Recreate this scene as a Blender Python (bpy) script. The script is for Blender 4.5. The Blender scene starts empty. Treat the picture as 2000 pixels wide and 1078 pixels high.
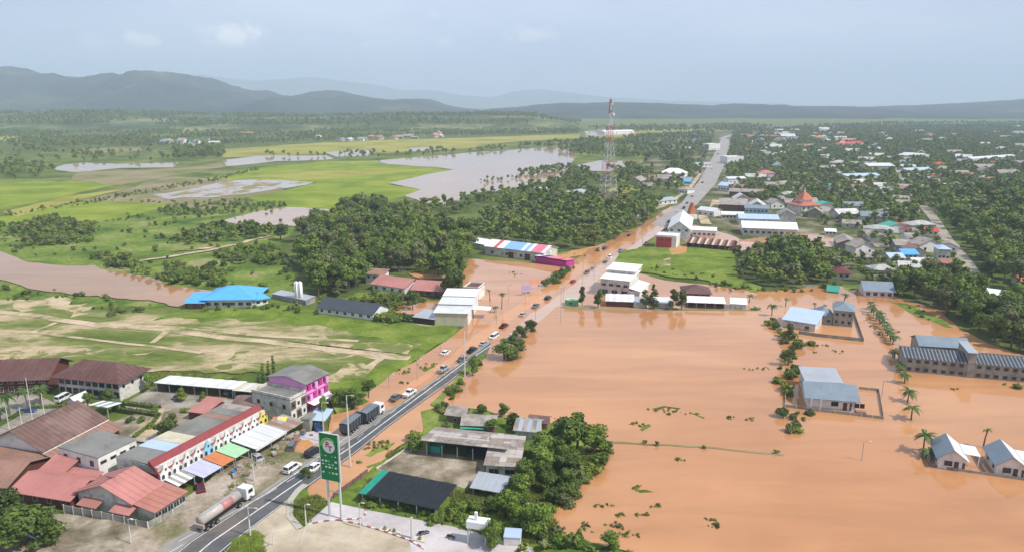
import bpy, bmesh, math, random
import numpy as np
from mathutils import Vector, Matrix, noise
random.seed(7); RNG = np.random.default_rng(7)
S = bpy.context.scene
# ------------------------------------------------------------------ camera
F = 1444.0; CH = 80.0; PITCH = math.radians(13.2)
cam = bpy.data.objects.new('camera', bpy.data.cameras.new('camera'))
S.collection.objects.link(cam)
cam.location = (0, 0, CH); cam.rotation_euler = (math.radians(90) - PITCH, 0, 0)
cam.data.sensor_width = 36; cam.data.lens = F / 2000 * 36
cam.data.clip_start = 1; cam.data.clip_end = 60000
S.camera = cam
# ------------------------------------------------------------------ sky
SUN_EL, SUN_AZ = math.radians(50), math.radians(114)      # azimuth clockwise from +Y
w = bpy.data.worlds.new('World'); S.world = w; w.use_nodes = True
nt = w.node_tree; nt.nodes.clear()
def N(nt, t, **k):
    n = nt.nodes.new(t)
    for a, b in k.items():
        if a == 'ins':
            for i, v in b.items():
                if hasattr(v, 'is_output'): nt.links.new(v, n.inputs[i])
                else: n.inputs[i].default_value = v
        else: setattr(n, a, b)
    return n
sky = N(nt, 'ShaderNodeTexSky', sky_type='NISHITA', sun_disc=False, sun_elevation=SUN_EL, sun_rotation=SUN_AZ, altitude=400, air_density=1.0, dust_density=2.5, ozone_density=2.0)
tc = N(nt, 'ShaderNodeTexCoord')
sep = N(nt, 'ShaderNodeSeparateXYZ', ins={0: tc.outputs['Generated']})
def M_(op, a, b=0.0, c=None):
    d = {0: a, 1: b}
    if c is not None: d[2] = c
    return N(nt, 'ShaderNodeMath', operation=op, ins=d).outputs[0]
az = M_('ARCTAN2', sep.outputs[0], sep.outputs[1]); el = M_('ARCSINE', sep.outputs[2])
# broad thin cloud veil over the whole sky
nz = N(nt, 'ShaderNodeTexNoise', ins={'Vector': N(nt, 'ShaderNodeMapping', ins={0: tc.outputs['Generated'], 3: (1.6, 1.6, 5.0)}).outputs[0], 'Scale': 1.3, 'Detail': 5.0, 'Roughness': .55})
veil = N(nt, 'ShaderNodeMapRange', ins={0: nz.outputs[0], 1: .35, 2: .7, 3: 0.0, 4: 1.0})
caz = M_('POWER', M_('MULTIPLY_ADD', M_('COSINE', M_('ADD', az, 0.0)), .5, .5), 8.0)
veilcol = N(nt, 'ShaderNodeMix', data_type='RGBA', ins={0: veil.outputs[0], 6: (4.5, 5.2, 6.9, 1), 7: (7.2, 7.7, 8.9, 1)})
glow = N(nt, 'ShaderNodeMix', data_type='RGBA', ins={0: caz, 6: (.72, .72, .73, 1), 7: (1.12, 1.12, 1.11, 1)})
vc = N(nt, 'ShaderNodeMix', data_type='RGBA', blend_type='MULTIPLY', ins={0: 1.0, 6: veilcol.outputs[2], 7: glow.outputs[2]})
mix1 = N(nt, 'ShaderNodeMix', data_type='RGBA', ins={0: .86, 6: sky.outputs[0], 7: vc.outputs[2]})
# small fair-weather clouds low over the hills
nc = N(nt, 'ShaderNodeTexNoise', ins={'Vector': tc.outputs['Generated'], 'Scale': 38.0, 'Detail': 6.0, 'Roughness': .6})
tot = None
for (px, py, wx, wy, k) in [(300, 96, 38, 14, .5), (485, 88, 58, 24, .85), (440, 80, 30, 16, .3), (1035, 80, 62, 17, .35), (875, 92, 24, 12, .3), (725, 98, 22, 8, .22), (855, 42, 20, 8, .15), (240, 105, 60, 18, .2), (1010, 70, 30, 14, .15), (500, 100, 50, 18, .3)]:
    a0 = math.atan((px - 1000) / F); e0 = math.atan((200 - py) / F)
    dx = M_('DIVIDE', M_('SUBTRACT', az, a0), wx / F); dy = M_('DIVIDE', M_('SUBTRACT', el, e0), wy / F)
    r = M_('SQRT', M_('ADD', M_('MULTIPLY', dx, dx), M_('MULTIPLY', dy, dy)))
    r = M_('ADD', r, M_('MULTIPLY', M_('SUBTRACT', nc.outputs[0], .5), 2.6))
    m = N(nt, 'ShaderNodeMapRange', interpolation_type='SMOOTHSTEP', ins={0: r, 1: 1.1, 2: .2, 3: 0.0, 4: k}).outputs[0]
    tot = m if tot is None else M_('MAXIMUM', tot, m)
mix2 = N(nt, 'ShaderNodeMix', data_type='RGBA', ins={0: M_('MINIMUM', M_('MULTIPLY', tot, 1.25), 1.0), 6: mix1.outputs[2], 7: (10.5, 10.4, 10.0, 1)})
bg = N(nt, 'ShaderNodeBackground', ins={0: mix2.outputs[2], 1: .1})
nt.links.new(bg.outputs[0], N(nt, 'ShaderNodeOutputWorld').inputs[0])
# ------------------------------------------------------------------ sun and exposure
sl = bpy.data.lights.new('sun', 'SUN'); sl.energy = 3.9; sl.angle = math.radians(.6); sl.color = (1, .95, .86)
so = bpy.data.objects.new('sun', sl); S.collection.objects.link(so)
sd = Vector((math.sin(SUN_AZ) * math.cos(SUN_EL), math.cos(SUN_AZ) * math.cos(SUN_EL), math.sin(SUN_EL)))
so.rotation_euler = sd.to_track_quat('Z', 'Y').to_euler(); so.location = (0, 0, 300)
S.view_settings.view_transform = 'Standard'; S.view_settings.look = 'None'
S.view_settings.exposure = 0.38; S.view_settings.gamma = 1; S.view_settings.use_curve_mapping = False
S.cycles.max_bounces = 5; S.cycles.diffuse_bounces = 2; S.cycles.glossy_bounces = 2; S.cycles.volume_bounces = 1; S.cycles.transparent_max_bounces = 6
# ------------------------------------------------------------------ helpers
def P(px, py, z=0.0):
    a = (px - 1000) / F; b = (539 - py) / F
    d = (a, math.cos(PITCH) + b * math.sin(PITCH), -math.sin(PITCH) + b * math.cos(PITCH))
    t = (z - CH) / d[2]
    return Vector((d[0] * t, d[1] * t, z))
def V2(p, z=0): return Vector((p[0], p[1], z))
def hgt(px, py, pt):
    y = P(px, py).y; b = (539 - pt) / F
    return CH + (-math.sin(PITCH) + b * math.cos(PITCH)) * y / (math.cos(PITCH) + b * math.sin(PITCH))
def tag(o, label=None, cat=None, group=None, kind=None):
    if label: o['label'] = label
    if cat: o['category'] = cat
    if group: o['group'] = group
    if kind: o['kind'] = kind
    return o
def empty(name, loc=(0, 0, 0), rz=0.0, label=None, cat=None, group=None):
    o = bpy.data.objects.new(name, None); o.empty_display_size = .5
    S.collection.objects.link(o); o.location = loc; o.rotation_euler.z = rz
    return tag(o, label, cat, group)
class MB:
    def __init__(s): s.v = []; s.f = []; s.m = []
    def add(s, vs, fs, mi=0):
        n = len(s.v); s.v += [tuple(v) for v in vs]; s.f += [tuple(i + n for i in f) for f in fs]; s.m += [mi] * len(fs); return s
    def box(s, x0, y0, z0, x1, y1, z1, mi=0):
        return s.add([(x0, y0, z0), (x1, y0, z0), (x1, y1, z0), (x0, y1, z0), (x0, y0, z1), (x1, y0, z1), (x1, y1, z1), (x0, y1, z1)],
                     [(3, 2, 1, 0), (4, 5, 6, 7), (0, 1, 5, 4), (1, 2, 6, 5), (2, 3, 7, 6), (3, 0, 4, 7)], mi)
    def slab(s, q, t, mi=0):          # quad or tri thickened downwards
        n = len(q); vs = [Vector(p) for p in q] + [Vector(p) - Vector((0, 0, t)) for p in q]
        fs = [tuple(range(n)), tuple(range(2 * n - 1, n - 1, -1))] + [(i, i + n, (i + 1) % n + n, (i + 1) % n) for i in range(n)]
        return s.add(vs, fs, mi)
    def prism(s, prof, y0, y1, mi=0):  # profile in xz extruded along y
        n = len(prof); vs = [(x, y0, z) for x, z in prof] + [(x, y1, z) for x, z in prof]
        return s.add(vs, [tuple(range(n)), tuple(range(2 * n - 1, n - 1, -1))] + [(i, i + n, (i + 1) % n + n, (i + 1) % n) for i in range(n)], mi)
    def tube(s, a, b, r0, r1=None, n=7, mi=0):
        a = Vector(a); b = Vector(b); r1 = r0 if r1 is None else r1
        d = (b - a).normalized(); u = d.orthogonal().normalized(); w_ = d.cross(u)
        vs = []
        for c, r in ((a, r0), (b, r1)):
            for i in range(n):
                t = 2 * math.pi * i / n; vs.append(c + (u * math.cos(t) + w_ * math.sin(t)) * r)
        return s.add(vs, [(i, (i + 1) % n, (i + 1) % n + n, i + n) for i in range(n)] + [tuple(range(n - 1, -1, -1)), tuple(range(n, 2 * n))], mi)
    def mesh(s, name, mats, smooth=False):
        me = bpy.data.meshes.new(name); me.from_pydata(s.v, [], s.f)
        for m in (mats if isinstance(mats, (list, tuple)) else [mats]): me.materials.append(m)
        if any(s.m): me.polygons.foreach_set('material_index', s.m)
        if smooth: me.polygons.foreach_set('use_smooth', [True] * len(s.f))
        me.update(); return me
    def build(s, name, mats, parent=None, smooth=False):
        return link(name, s.mesh(name, mats, smooth), parent)
def link(name, me, parent=None, loc=None, rz=None):
    o = bpy.data.objects.new(name, me); S.collection.objects.link(o)
    if parent is not None: o.parent = parent
    if loc is not None: o.location = loc
    if rz is not None: o.rotation_euler.z = rz
    return o
KIDS = {}
def copy_tree(o, parent=None):
    c = o.copy(); S.collection.objects.link(c)
    if parent is not None: c.parent = parent
    for ch in o.children: copy_tree(ch, c)
    return c
# ------------------------------------------------------------------ materials
MATS = {}
def mat(name, col, rough=.8, var=.15, sc=.5, metal=0.0, bump=0.0, bsc=3.0, dirt=None, dirt_amt=.4, dsc=.25, spec=.3, rnd=0.0, detail=4.0):
    if name in MATS: return MATS[name]
    m = bpy.data.materials.new(name); m.use_nodes = True; t = m.node_tree; b = t.nodes['Principled BSDF']
    b.inputs['Roughness'].default_value = rough; b.inputs['Metallic'].default_value = metal; b.inputs['Specular IOR Level'].default_value = spec
    co = N(t, 'ShaderNodeNewGeometry').outputs['Position']
    n1 = N(t, 'ShaderNodeTexNoise', ins={'Vector': co, 'Scale': sc, 'Detail': detail, 'Roughness': .6})
    f = N(t, 'ShaderNodeMapRange', ins={0: n1.outputs[0], 1: .3, 2: .7, 3: 1 - var, 4: 1 + var}).outputs[0]
    if rnd:
        oi = N(t, 'ShaderNodeObjectInfo')
        g = N(t, 'ShaderNodeMapRange', ins={0: oi.outputs['Random'], 3: 1 - rnd, 4: 1 + rnd}).outputs[0]
        f = N(t, 'ShaderNodeMath', operation='MULTIPLY', ins={0: f, 1: g}).outputs[0]
    c = N(t, 'ShaderNodeMix', data_type='RGBA', blend_type='MULTIPLY', ins={0: 1.0, 6: (*col, 1), 7: f}).outputs[2]
    if dirt:
        n2 = N(t, 'ShaderNodeTexNoise', ins={'Vector': co, 'Scale': dsc, 'Detail': 6.0, 'Roughness': .65})
        k = N(t, 'ShaderNodeMapRange', interpolation_type='SMOOTHSTEP', ins={0: n2.outputs[0], 1: .47, 2: .62, 3: 0.0, 4: dirt_amt}).outputs[0]
        c = N(t, 'ShaderNodeMix', data_type='RGBA', ins={0: k, 6: c, 7: (*dirt, 1)}).outputs[2]
    t.links.new(c, b.inputs['Base Color'])
    if bump:
        n3 = N(t, 'ShaderNodeTexNoise', ins={'Vector': co, 'Scale': bsc, 'Detail': 3.0})
        bb = N(t, 'ShaderNodeBump', ins={'Strength': .6, 'Distance': bump, 'Height': n3.outputs[0]})
        t.links.new(bb.outputs[0], b.inputs['Normal'])
    MATS[name] = m; return m
def land(name, stops, sc=.05, sc2=.6, rough=.95, bump=.25, contrast=(.34, .66), fine=.35, stretch=None, rot=0.0):
    """ground cover: colour ramp over fractal noise, fine modulation and bump"""
    m = bpy.data.materials.new(name); m.use_nodes = True; t = m.node_tree; b = t.nodes['Principled BSDF']
    b.inputs['Roughness'].default_value = rough; b.inputs['Specular IOR Level'].default_value = .1
    co = N(t, 'ShaderNodeNewGeometry').outputs['Position']
    if stretch: co = N(t, 'ShaderNodeMapping', ins={0: co, 2: (0, 0, rot), 3: stretch}).outputs[0]
    n1 = N(t, 'ShaderNodeTexNoise', ins={'Vector': co, 'Scale': sc, 'Detail': 9.0, 'Roughness': .62, 'Distortion': .4})
    f = N(t, 'ShaderNodeMapRange', ins={0: n1.outputs[0], 1: contrast[0], 2: contrast[1]}).outputs[0]
    r = N(t, 'ShaderNodeValToRGB', ins={0: f}); cr = r.color_ramp
    while len(cr.elements) < len(stops): cr.elements.new(.5)
    for e, (p, c) in zip(cr.elements, stops): e.position = p; e.color = (*c, 1)
    n2 = N(t, 'ShaderNodeTexNoise', ins={'Vector': co, 'Scale': sc2, 'Detail': 5.0, 'Roughness': .7})
    g = N(t, 'ShaderNodeMapRange', ins={0: n2.outputs[0], 1: .25, 2: .75, 3: 1 - fine, 4: 1 + fine}).outputs[0]
    c = N(t, 'ShaderNodeMix', data_type='RGBA', blend_type='MULTIPLY', ins={0: 1.0, 6: r.outputs[0], 7: g}).outputs[2]
    t.links.new(c, b.inputs['Base Color'])
    bb = N(t, 'ShaderNodeBump', ins={'Strength': .8, 'Distance': bump, 'Height': n2.outputs[0]})
    t.links.new(bb.outputs[0], b.inputs['Normal'])
    MATS[name] = m; return m
def water_mat(name, c0, c1, rough=.06, patch=None, psc=.02, pth=(.5, .56)):
    m = bpy.data.materials.new(name); m.use_nodes = True; t = m.node_tree; b = t.nodes['Principled BSDF']
    b.inputs['IOR'].default_value = 1.38; b.inputs['Specular IOR Level'].default_value = .5
    co = N(t, 'ShaderNodeNewGeometry').outputs['Position']
    n1 = N(t, 'ShaderNodeTexNoise', ins={'Vector': co, 'Scale': .012, 'Detail': 5.0, 'Roughness': .5, 'Distortion': .8})
    k = N(t, 'ShaderNodeMapRange', ins={0: n1.outputs[0], 1: .35, 2: .65}).outputs[0]
    c = N(t, 'ShaderNodeMix', data_type='RGBA', ins={0: k, 6: (*c0, 1), 7: (*c1, 1)}).outputs[2]
    rr = rough
    if patch:
        mp = N(t, 'ShaderNodeMapping', ins={0: co, 3: (1, .45, 1)}).outputs[0]
        n2 = N(t, 'ShaderNodeTexNoise', ins={'Vector': mp, 'Scale': psc, 'Detail': 7.0, 'Roughness': .65})
        k2 = N(t, 'ShaderNodeMapRange', ins={0: n2.outputs[0], 1: pth[0], 2: pth[1]}).outputs[0]
        c = N(t, 'ShaderNodeMix', data_type='RGBA', ins={0: k2, 6: c, 7: (*patch, 1)}).outputs[2]
        rr = N(t, 'ShaderNodeMapRange', ins={0: k2, 3: rough, 4: .9}).outputs[0]
        t.links.new(N(t, 'ShaderNodeMapRange', ins={0: k2, 3: .5, 4: .1}).outputs[0], b.inputs['Specular IOR Level'])
        t.links.new(rr, b.inputs['Roughness'])
    else: b.inputs['Roughness'].default_value = rough
    t.links.new(c, b.inputs['Base Color'])
    if not patch:
        ms = N(t, 'ShaderNodeMapping', ins={0: co, 2: (0, 0, -.4), 3: (.018, .1, .02)}).outputs[0]
        n4 = N(t, 'ShaderNodeTexNoise', ins={'Vector': ms, 'Scale': 1.0, 'Detail': 8.0, 'Roughness': .62, 'Distortion': .6})
        g4 = N(t, 'ShaderNodeMapRange', ins={0: n4.outputs[0], 1: .3, 2: .7, 3: .86, 4: 1.13}).outputs[0]
        c = N(t, 'ShaderNodeMix', data_type='RGBA', blend_type='MULTIPLY', ins={0: 1.0, 6: c, 7: g4}).outputs[2]; t.links.new(c, b.inputs['Base Color'])
        t.links.new(N(t, 'ShaderNodeMapRange', ins={0: n4.outputs[0], 1: .42, 2: .62, 3: rough, 4: rough + .09}).outputs[0], b.inputs['Roughness'])
    n3 = N(t, 'ShaderNodeTexNoise', ins={'Vector': co, 'Scale': .7, 'Detail': 4.0})
    bb = N(t, 'ShaderNodeBump', ins={'Strength': .12, 'Distance': .05, 'Height': n3.outputs[0]})
    t.links.new(bb.outputs[0], b.inputs['Normal'])
    MATS[name] = m; return m
def leaf(name, c0, c1, rnd=.25):
    m = bpy.data.materials.new(name); m.use_nodes = True; t = m.node_tree; b = t.nodes['Principled BSDF']
    b.inputs['Roughness'].default_value = .6; b.inputs['Specular IOR Level'].default_value = .25
    co = N(t, 'ShaderNodeNewGeometry').outputs['Position']; oi = N(t, 'ShaderNodeObjectInfo')
    n1 = N(t, 'ShaderNodeTexNoise', ins={'Vector': co, 'Scale': .45, 'Detail': 4.0, 'Roughness': .7})
    k = N(t, 'ShaderNodeMapRange', ins={0: n1.outputs[0], 1: .33, 2: .67}).outputs[0]
    c = N(t, 'ShaderNodeMix', data_type='RGBA', ins={0: k, 6: (*c0, 1), 7: (*c1, 1)}).outputs[2]
    g = N(t, 'ShaderNodeMapRange', ins={0: oi.outputs['Random'], 3: 1 - rnd, 4: 1 + rnd}).outputs[0]
    c = N(t, 'ShaderNodeMix', data_type='RGBA', blend_type='MULTIPLY', ins={0: 1.0, 6: c, 7: g}).outputs[2]
    t.links.new(c, b.inputs['Base Color'])
    b.inputs['Subsurface Weight'].default_value = 0.0
    MATS[name] = m; return m
G_base = land('ground_green', [(0, (.05, .08, .018)), (.35, (.09, .13, .026)), (.65, (.14, .17, .035)), (1, (.21, .20, .08))], sc=.02, sc2=.35)
G_rough = land('rough_grass', [(0, (.055, .10, .018)), (.45, (.12, .18, .028)), (.75, (.18, .23, .045)), (1, (.27, .24, .12))], sc=.035, sc2=.4, fine=.5)
G_lush = land('lush_grass', [(0, (.08, .13, .018)), (.5, (.14, .20, .026)), (1, (.21, .25, .05))], sc=.08, sc2=.8)
G_plot = land('cleared_plot', [(0, (.09, .13, .025)), (.36, (.15, .18, .045)), (.5, (.24, .23, .10)), (.62, (.38, .31, .18)), (1, (.48, .38, .25))], sc=.04, sc2=.45, stretch=(.6, 1.5, 1), rot=.1)
G_soil = land('bare_soil', [(0, (.13, .17, .045)), (.42, (.17, .19, .06)), (.52, (.40, .32, .19)), (1, (.55, .43, .30))], sc=.09, sc2=.7, bump=.1, fine=.18)
G_path = land('sandy_path', [(0, (.17, .19, .07)), (.3, (.34, .28, .16)), (.6, (.48, .38, .26)), (1, (.56, .45, .32))], sc=.12, sc2=.9, bump=.08, fine=.15)
G_verge = land('trodden_verge', [(0, (.12, .14, .05)), (.35, (.24, .20, .13)), (.6, (.34, .28, .22)), (1, (.42, .36, .30))], sc=.09, sc2=.9, bump=.1)
G_conc = land('old_concrete', [(0, (.14, .13, .11)), (.45, (.27, .24, .20)), (1, (.38, .35, .30))], sc=.12, sc2=.9, bump=.03, fine=.2)
G_yard = land('stained_yard', [(0, (.10, .09, .05)), (.4, (.22, .18, .13)), (.7, (.33, .28, .21)), (1, (.40, .35, .28))], sc=.14, sc2=.8, bump=.05, fine=.25)
G_pale = land('pale_paving', [(0, (.40, .36, .36)), (1, (.56, .52, .53))], sc=.1, sc2=.9, bump=.02, fine=.1)
G_tan = land('tan_paving', [(0, (.36, .30, .22)), (.5, (.47, .40, .30)), (1, (.55, .48, .37))], sc=.12, sc2=.6, bump=.02, fine=.12)
G_paddy = land('green_paddy', [(0, (.13, .18, .02)), (.5, (.19, .25, .025)), (1, (.27, .30, .05))], sc=.022, sc2=.15, bump=.05, fine=.1)
G_ripe = land('yellow_paddy', [(0, (.20, .20, .04)), (.5, (.29, .28, .06)), (1, (.36, .31, .10))], sc=.012, sc2=.15, bump=.05, fine=.1)
G_brownf = land('brown_field', [(0, (.13, .15, .05)), (.4, (.21, .19, .09)), (1, (.30, .24, .15))], sc=.02, sc2=.2, bump=.05, fine=.15)
G_town = land('town_ground', [(0, (.045, .065, .018)), (.45, (.08, .10, .03)), (.65, (.16, .15, .08)), (1, (.32, .28, .22))], sc=.03, sc2=.3)
G_wood = land('woodland_floor', [(0, (.05, .075, .018)), (.6, (.10, .13, .03)), (1, (.17, .19, .06))], sc=.05, sc2=.5)
G_ochre = land('orange_mud', [(0, (.40, .19, .07)), (.5, (.50, .25, .11)), (1, (.30, .26, .10))], sc=.1, sc2=.9, bump=.05, fine=.15)
A_dark = mat('asphalt', (.095, .098, .105), .85, .2, .25, bump=.02, bsc=6, dirt=(.22, .17, .13), dirt_amt=.5, dsc=.1)
A_light = mat('worn_asphalt', (.25, .24, .225), .9, .14, .3, bump=.02, bsc=6, dirt=(.36, .32, .27), dirt_amt=.6, dsc=.08)
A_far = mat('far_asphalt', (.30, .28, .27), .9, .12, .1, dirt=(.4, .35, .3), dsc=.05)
A_line = mat('road_paint', (.72, .72, .70), .7, .1, 1.5, dirt=(.35, .34, .32), dirt_amt=.5, dsc=.8)
W_flood = water_mat('flood_water', (.43, .20, .085), (.53, .27, .125), .03)
W_brown = water_mat('river_water', (.33, .17, .07), (.39, .21, .10), .03)
W_pale = water_mat('field_water', (.40, .25, .15), (.44, .29, .19), .05)
W_paddy = water_mat('wet_paddy', (.40, .30, .26), (.42, .32, .28), .1, patch=(.23, .21, .09), psc=.05, pth=(.48, .56))
W_shallow = water_mat('shallow_flood', (.48, .25, .13), (.52, .27, .15), .08, patch=(.20, .21, .06), psc=.12, pth=(.60, .68))
# ------------------------------------------------------------------ terrain sheets
def organic(pts, amp=1.0, step=None, z=0.0, seed=0):
    """pixel polygon -> world outline with a wandering edge"""
    q = [P(*p) for p in pts]; out = []
    for i in range(len(q)):
        a, b = q[i], q[(i + 1) % len(q)]; L = (b - a).length
        st = step or max(2.0, (a.y + b.y) * .5 * .012); n = max(1, min(60, int(L / st)))
        for k in range(n):
            p = a.lerp(b, k / n); s = p.y * .0042 * amp; w_ = 1 / max(4.0, p.y * .035)
            d = noise.noise_vector(Vector((p.x * w_ + seed, p.y * w_, seed))) + .5 * noise.noise_vector(Vector((p.x * w_ * 2.7, p.y * w_ * 2.7, seed)))
            out.append((p.x + d.x * s * 2, p.y + d.y * s * 3, z))
    return out
def sheet(name, pts, z, m, amp=1.0, skirt=0.0, world=False, kind='structure', label=None, step=None):
    q = [(p[0], p[1], z) for p in pts] if world else organic(pts, amp, step, z, seed=len(pts) * 1.7)
    bm = bmesh.new(); vs = [bm.verts.new(p) for p in q]; f = bm.faces.new(vs)
    f.normal_update()
    if f.normal.z < 0: f.normal_flip()
    if skirt:
        n = len(vs); lo = [bm.verts.new((p[0], p[1], z - skirt)) for p in q]
        for i in range(n): bm.faces.new((vs[i], lo[i], lo[(i + 1) % n], vs[(i + 1) % n]))
    bmesh.ops.triangulate(bm, faces=[f])
    me = bpy.data.meshes.new(name); bm.to_mesh(me); bm.free(); me.materials.append(m)
    return tag(link(name, me), label, kind=kind)
# base ground: one fan sheet out to the horizon
bm = MB(); R = 27000.0
bm.add([(-R, -400, 0), (R, -400, 0), (R, 20500, 0), (-R, 20500, 0)], [(0, 1, 2, 3)]); tag(bm.build('ground', G_base), kind='structure')
Z = .03
def land_patch(name, pts, m, amp=1.0, label=None):
    global Z
    Z += .012
    return sheet(name, pts, Z, m, amp, label=label)
land_patch('rough_meadow', [(-400, 436), (0, 440), (200, 430), (340, 405), (540, 395), (700, 425), (560, 470), (590, 600), (420, 600), (-400, 600)], G_rough)
land_patch('town_land', [(1130, 400), (1240, 330), (1300, 262), (1420, 245), (2400, 245), (2400, 620), (1990, 690), (1880, 640), (1440, 560), (1440, 500), (1330, 470)], G_town)
land_patch('woodland_floor', [(545, 470), (680, 400), (900, 385), (1100, 350), (1330, 340), (1350, 370), (1280, 425), (1200, 468), (1140, 490), (1060, 500), (930, 480), (905, 560), (800, 580), (640, 600), (590, 560)], G_wood)
land_patch('woodland_floor', [(1800, 560), (1830, 400), (2400, 380), (2400, 760), (1990, 690), (1920, 665), (1850, 620)], G_wood)
land_patch('orchard_land', [(-600, 262), (0, 250), (420, 238), (1130, 236), (1135, 262), (760, 274), (430, 292), (0, 300), (-600, 320)], G_wood)
land_patch('rice_field', [(-600, 350), (0, 356), (140, 354), (235, 360), (130, 384), (0, 412), (-600, 430)], G_paddy)
land_patch('dry_field', [(140, 352), (160, 336), (340, 330), (440, 318), (450, 326), (330, 345), (235, 362)], G_brownf)
land_patch('rice_field', [(440, 292), (560, 283), (760, 273), (900, 270), (1132, 262), (1137, 270), (1000, 277), (900, 291), (760, 299), (600, 302), (440, 308)], G_ripe)
land_patch('rice_field', [(395, 350), (500, 330), (640, 316), (740, 314), (880, 325), (890, 334), (760, 362), (840, 370), (790, 385), (720, 400), (640, 413), (560, 406), (480, 386), (560, 372), (620, 358), (500, 352)], G_paddy, .5)
land_patch('rice_field', [(480, 345), (620, 335), (860, 330), (700, 345), (600, 352)], G_ripe, .6)
land_patch('brown_field', [(165, 392), (330, 346), (400, 350), (520, 355), (560, 374), (480, 388), (400, 412), (290, 400)], G_brownf)
land_patch('rice_field', [(-400, 440), (0, 425), (165, 393), (290, 398), (345, 404), (215, 430), (0, 442), (-400, 470)], G_paddy)
land_patch('rice_field', [(0, 415), (130, 386), (180, 378), (240, 370), (165, 390), (30, 424)], G_ripe)
land_patch('tan_field', [(150, 292), (280, 288), (285, 296), (150, 300)], G_brownf)
land_patch('far_field', [(1140, 262), (1280, 252), (1420, 255), (1300, 264), (1150, 272)], G_ripe)
land_patch('red_earth', [(452, 252), (490, 250), (495, 262), (460, 264)], G_ochre)
land_patch('orange_mud', [(1040, 505), (1130, 488), (1200, 470), (1240, 450), (1282, 426), (1312, 402), (1325, 412), (1280, 440), (1200, 486), (1130, 500), (1060, 516)], G_ochre, 1.2)
for k, pts in enumerate([[(60, 244), (220, 240), (240, 246), (80, 250)], [(280, 262), (420, 256), (440, 264), (300, 270)], [(520, 248), (640, 244), (650, 250), (540, 254)], [(-60, 268), (120, 264), (140, 272), (-40, 278)], [(700, 252), (800, 248), (820, 254), (720, 258)], [(1000, 418), (1100, 400), (1120, 408), (1020, 428)], [(1180, 372), (1260, 350), (1280, 358), (1200, 384)], [(1050, 310), (1130, 296), (1160, 302), (1080, 320)], [(940, 440), (1000, 432), (1010, 442), (950, 450)]]):
    land_patch('field', pts, [G_ripe, G_rough, G_brownf][k % 3], 1.5)
# cleared plot of land
land_patch('cleared_plot', [(-400, 590), (60, 585), (210, 610), (330, 612), (560, 606), (740, 622), (895, 640), (860, 672), (760, 735), (715, 775), (640, 760), (520, 730), (-400, 715)], G_plot)
land_patch('grass_verge', [(300, 622), (420, 606), (560, 602), (800, 630), (900, 641), (868, 668), (790, 668), (640, 640), (480, 628)], G_lush, 2)
land_patch('grass_verge', [(890, 645), (860, 675), (765, 737), (712, 778), (640, 775), (640, 750), (700, 740), (790, 690)], G_lush, 1.5)
land_patch('sand_patch', [(20, 596), (60, 586), (150, 588), (195, 598), (190, 612), (60, 614), (20, 608)], G_soil, 2.5)
land_patch('sand_patch', [(630, 735), (700, 712), (760, 706), (705, 740), (650, 752)], G_soil, 3)
land_patch('sand_patch', [(420, 722), (470, 690), (500, 686), (480, 712), (440, 730)], G_soil, 3)
land_patch('sand_patch', [(560, 672), (640, 660), (800, 680), (790, 698), (720, 700), (600, 685)], G_soil, 3)
land_patch('sand_patch', [(-200, 690), (120, 684), (300, 688), (130, 698), (-200, 712)], G_soil, 2.5)
def strip(name, pts, wid, z, m, cat=None, amp=0.0, kind='structure', skirt=0, label=None):
    q = [V2(P(*p)) for p in pts]
    if amp:
        r = []
        for a, b in zip(q, q[1:]):
            n = max(1, int((b - a).length / 5))
            for k in range(n):
                p = a.lerp(b, k / n); v = noise.noise_vector(p * .08); r.append(V2((p.x + v.x * amp, p.y + v.y * amp)))
        q = r + [q[-1]]
    l, rr = [], []
    for i, p in enumerate(q):
        d = (q[min(i + 1, len(q) - 1)] - q[max(i - 1, 0)]).normalized(); n = Vector((-d.y, d.x, 0))
        w_ = wid if not amp else wid * (1 + .35 * noise.noise(p * .15))
        l.append(p + n * w_ / 2); rr.append(p - n * w_ / 2)
    b = MB(); k = len(q)
    b.add([V2(p, z) for p in l] + [V2(p, z) for p in rr], [(i, i + k, i + k + 1, i + 1) for i in range(k - 1)])
    if skirt: b.add([V2(p, z) for p in l] + [V2(p, z - skirt) for p in l], [(i, i + 1, i + k + 1, i + k) for i in range(k - 1)]); b.add([V2(p, z) for p in rr] + [V2(p, z - skirt) for p in rr], [(i + 1, i, i + k, i + k + 1) for i in range(k - 1)])
    o = b.build(name, m); return tag(o, label, kind=kind)
Z += .03
strip('dirt_path', [(-100, 600), (0, 610), (126, 628), (205, 638), (334, 647), (442, 663), (517, 668), (600, 678), (700, 690), (800, 702)], 4.2, Z, G_path, amp=1.6)
strip('dirt_path', [(60, 650), (140, 660), (221, 669), (310, 680), (394, 691)], 1.8, Z + .01, G_path, amp=.8)
strip('dirt_path', [(337, 640), (297, 672)], 2.2, Z + .02, G_path, amp=.5)
strip('dirt_path', [(205, 634), (347, 641), (430, 650), (517, 658), (700, 668)], 2, Z + .03, G_path, amp=1)
strip('dirt_path', [(60, 652), (110, 632)], 2, Z + .04, G_path, amp=.6)
strip('dirt_path', [(258, 514), (320, 505), (400, 492), (480, 475), (525, 462)], 4, Z + .05, G_path, amp=2)
strip('dirt_path', [(340, 492), (400, 487), (430, 484)], 5, Z + .06, G_soil, amp=2)
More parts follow.
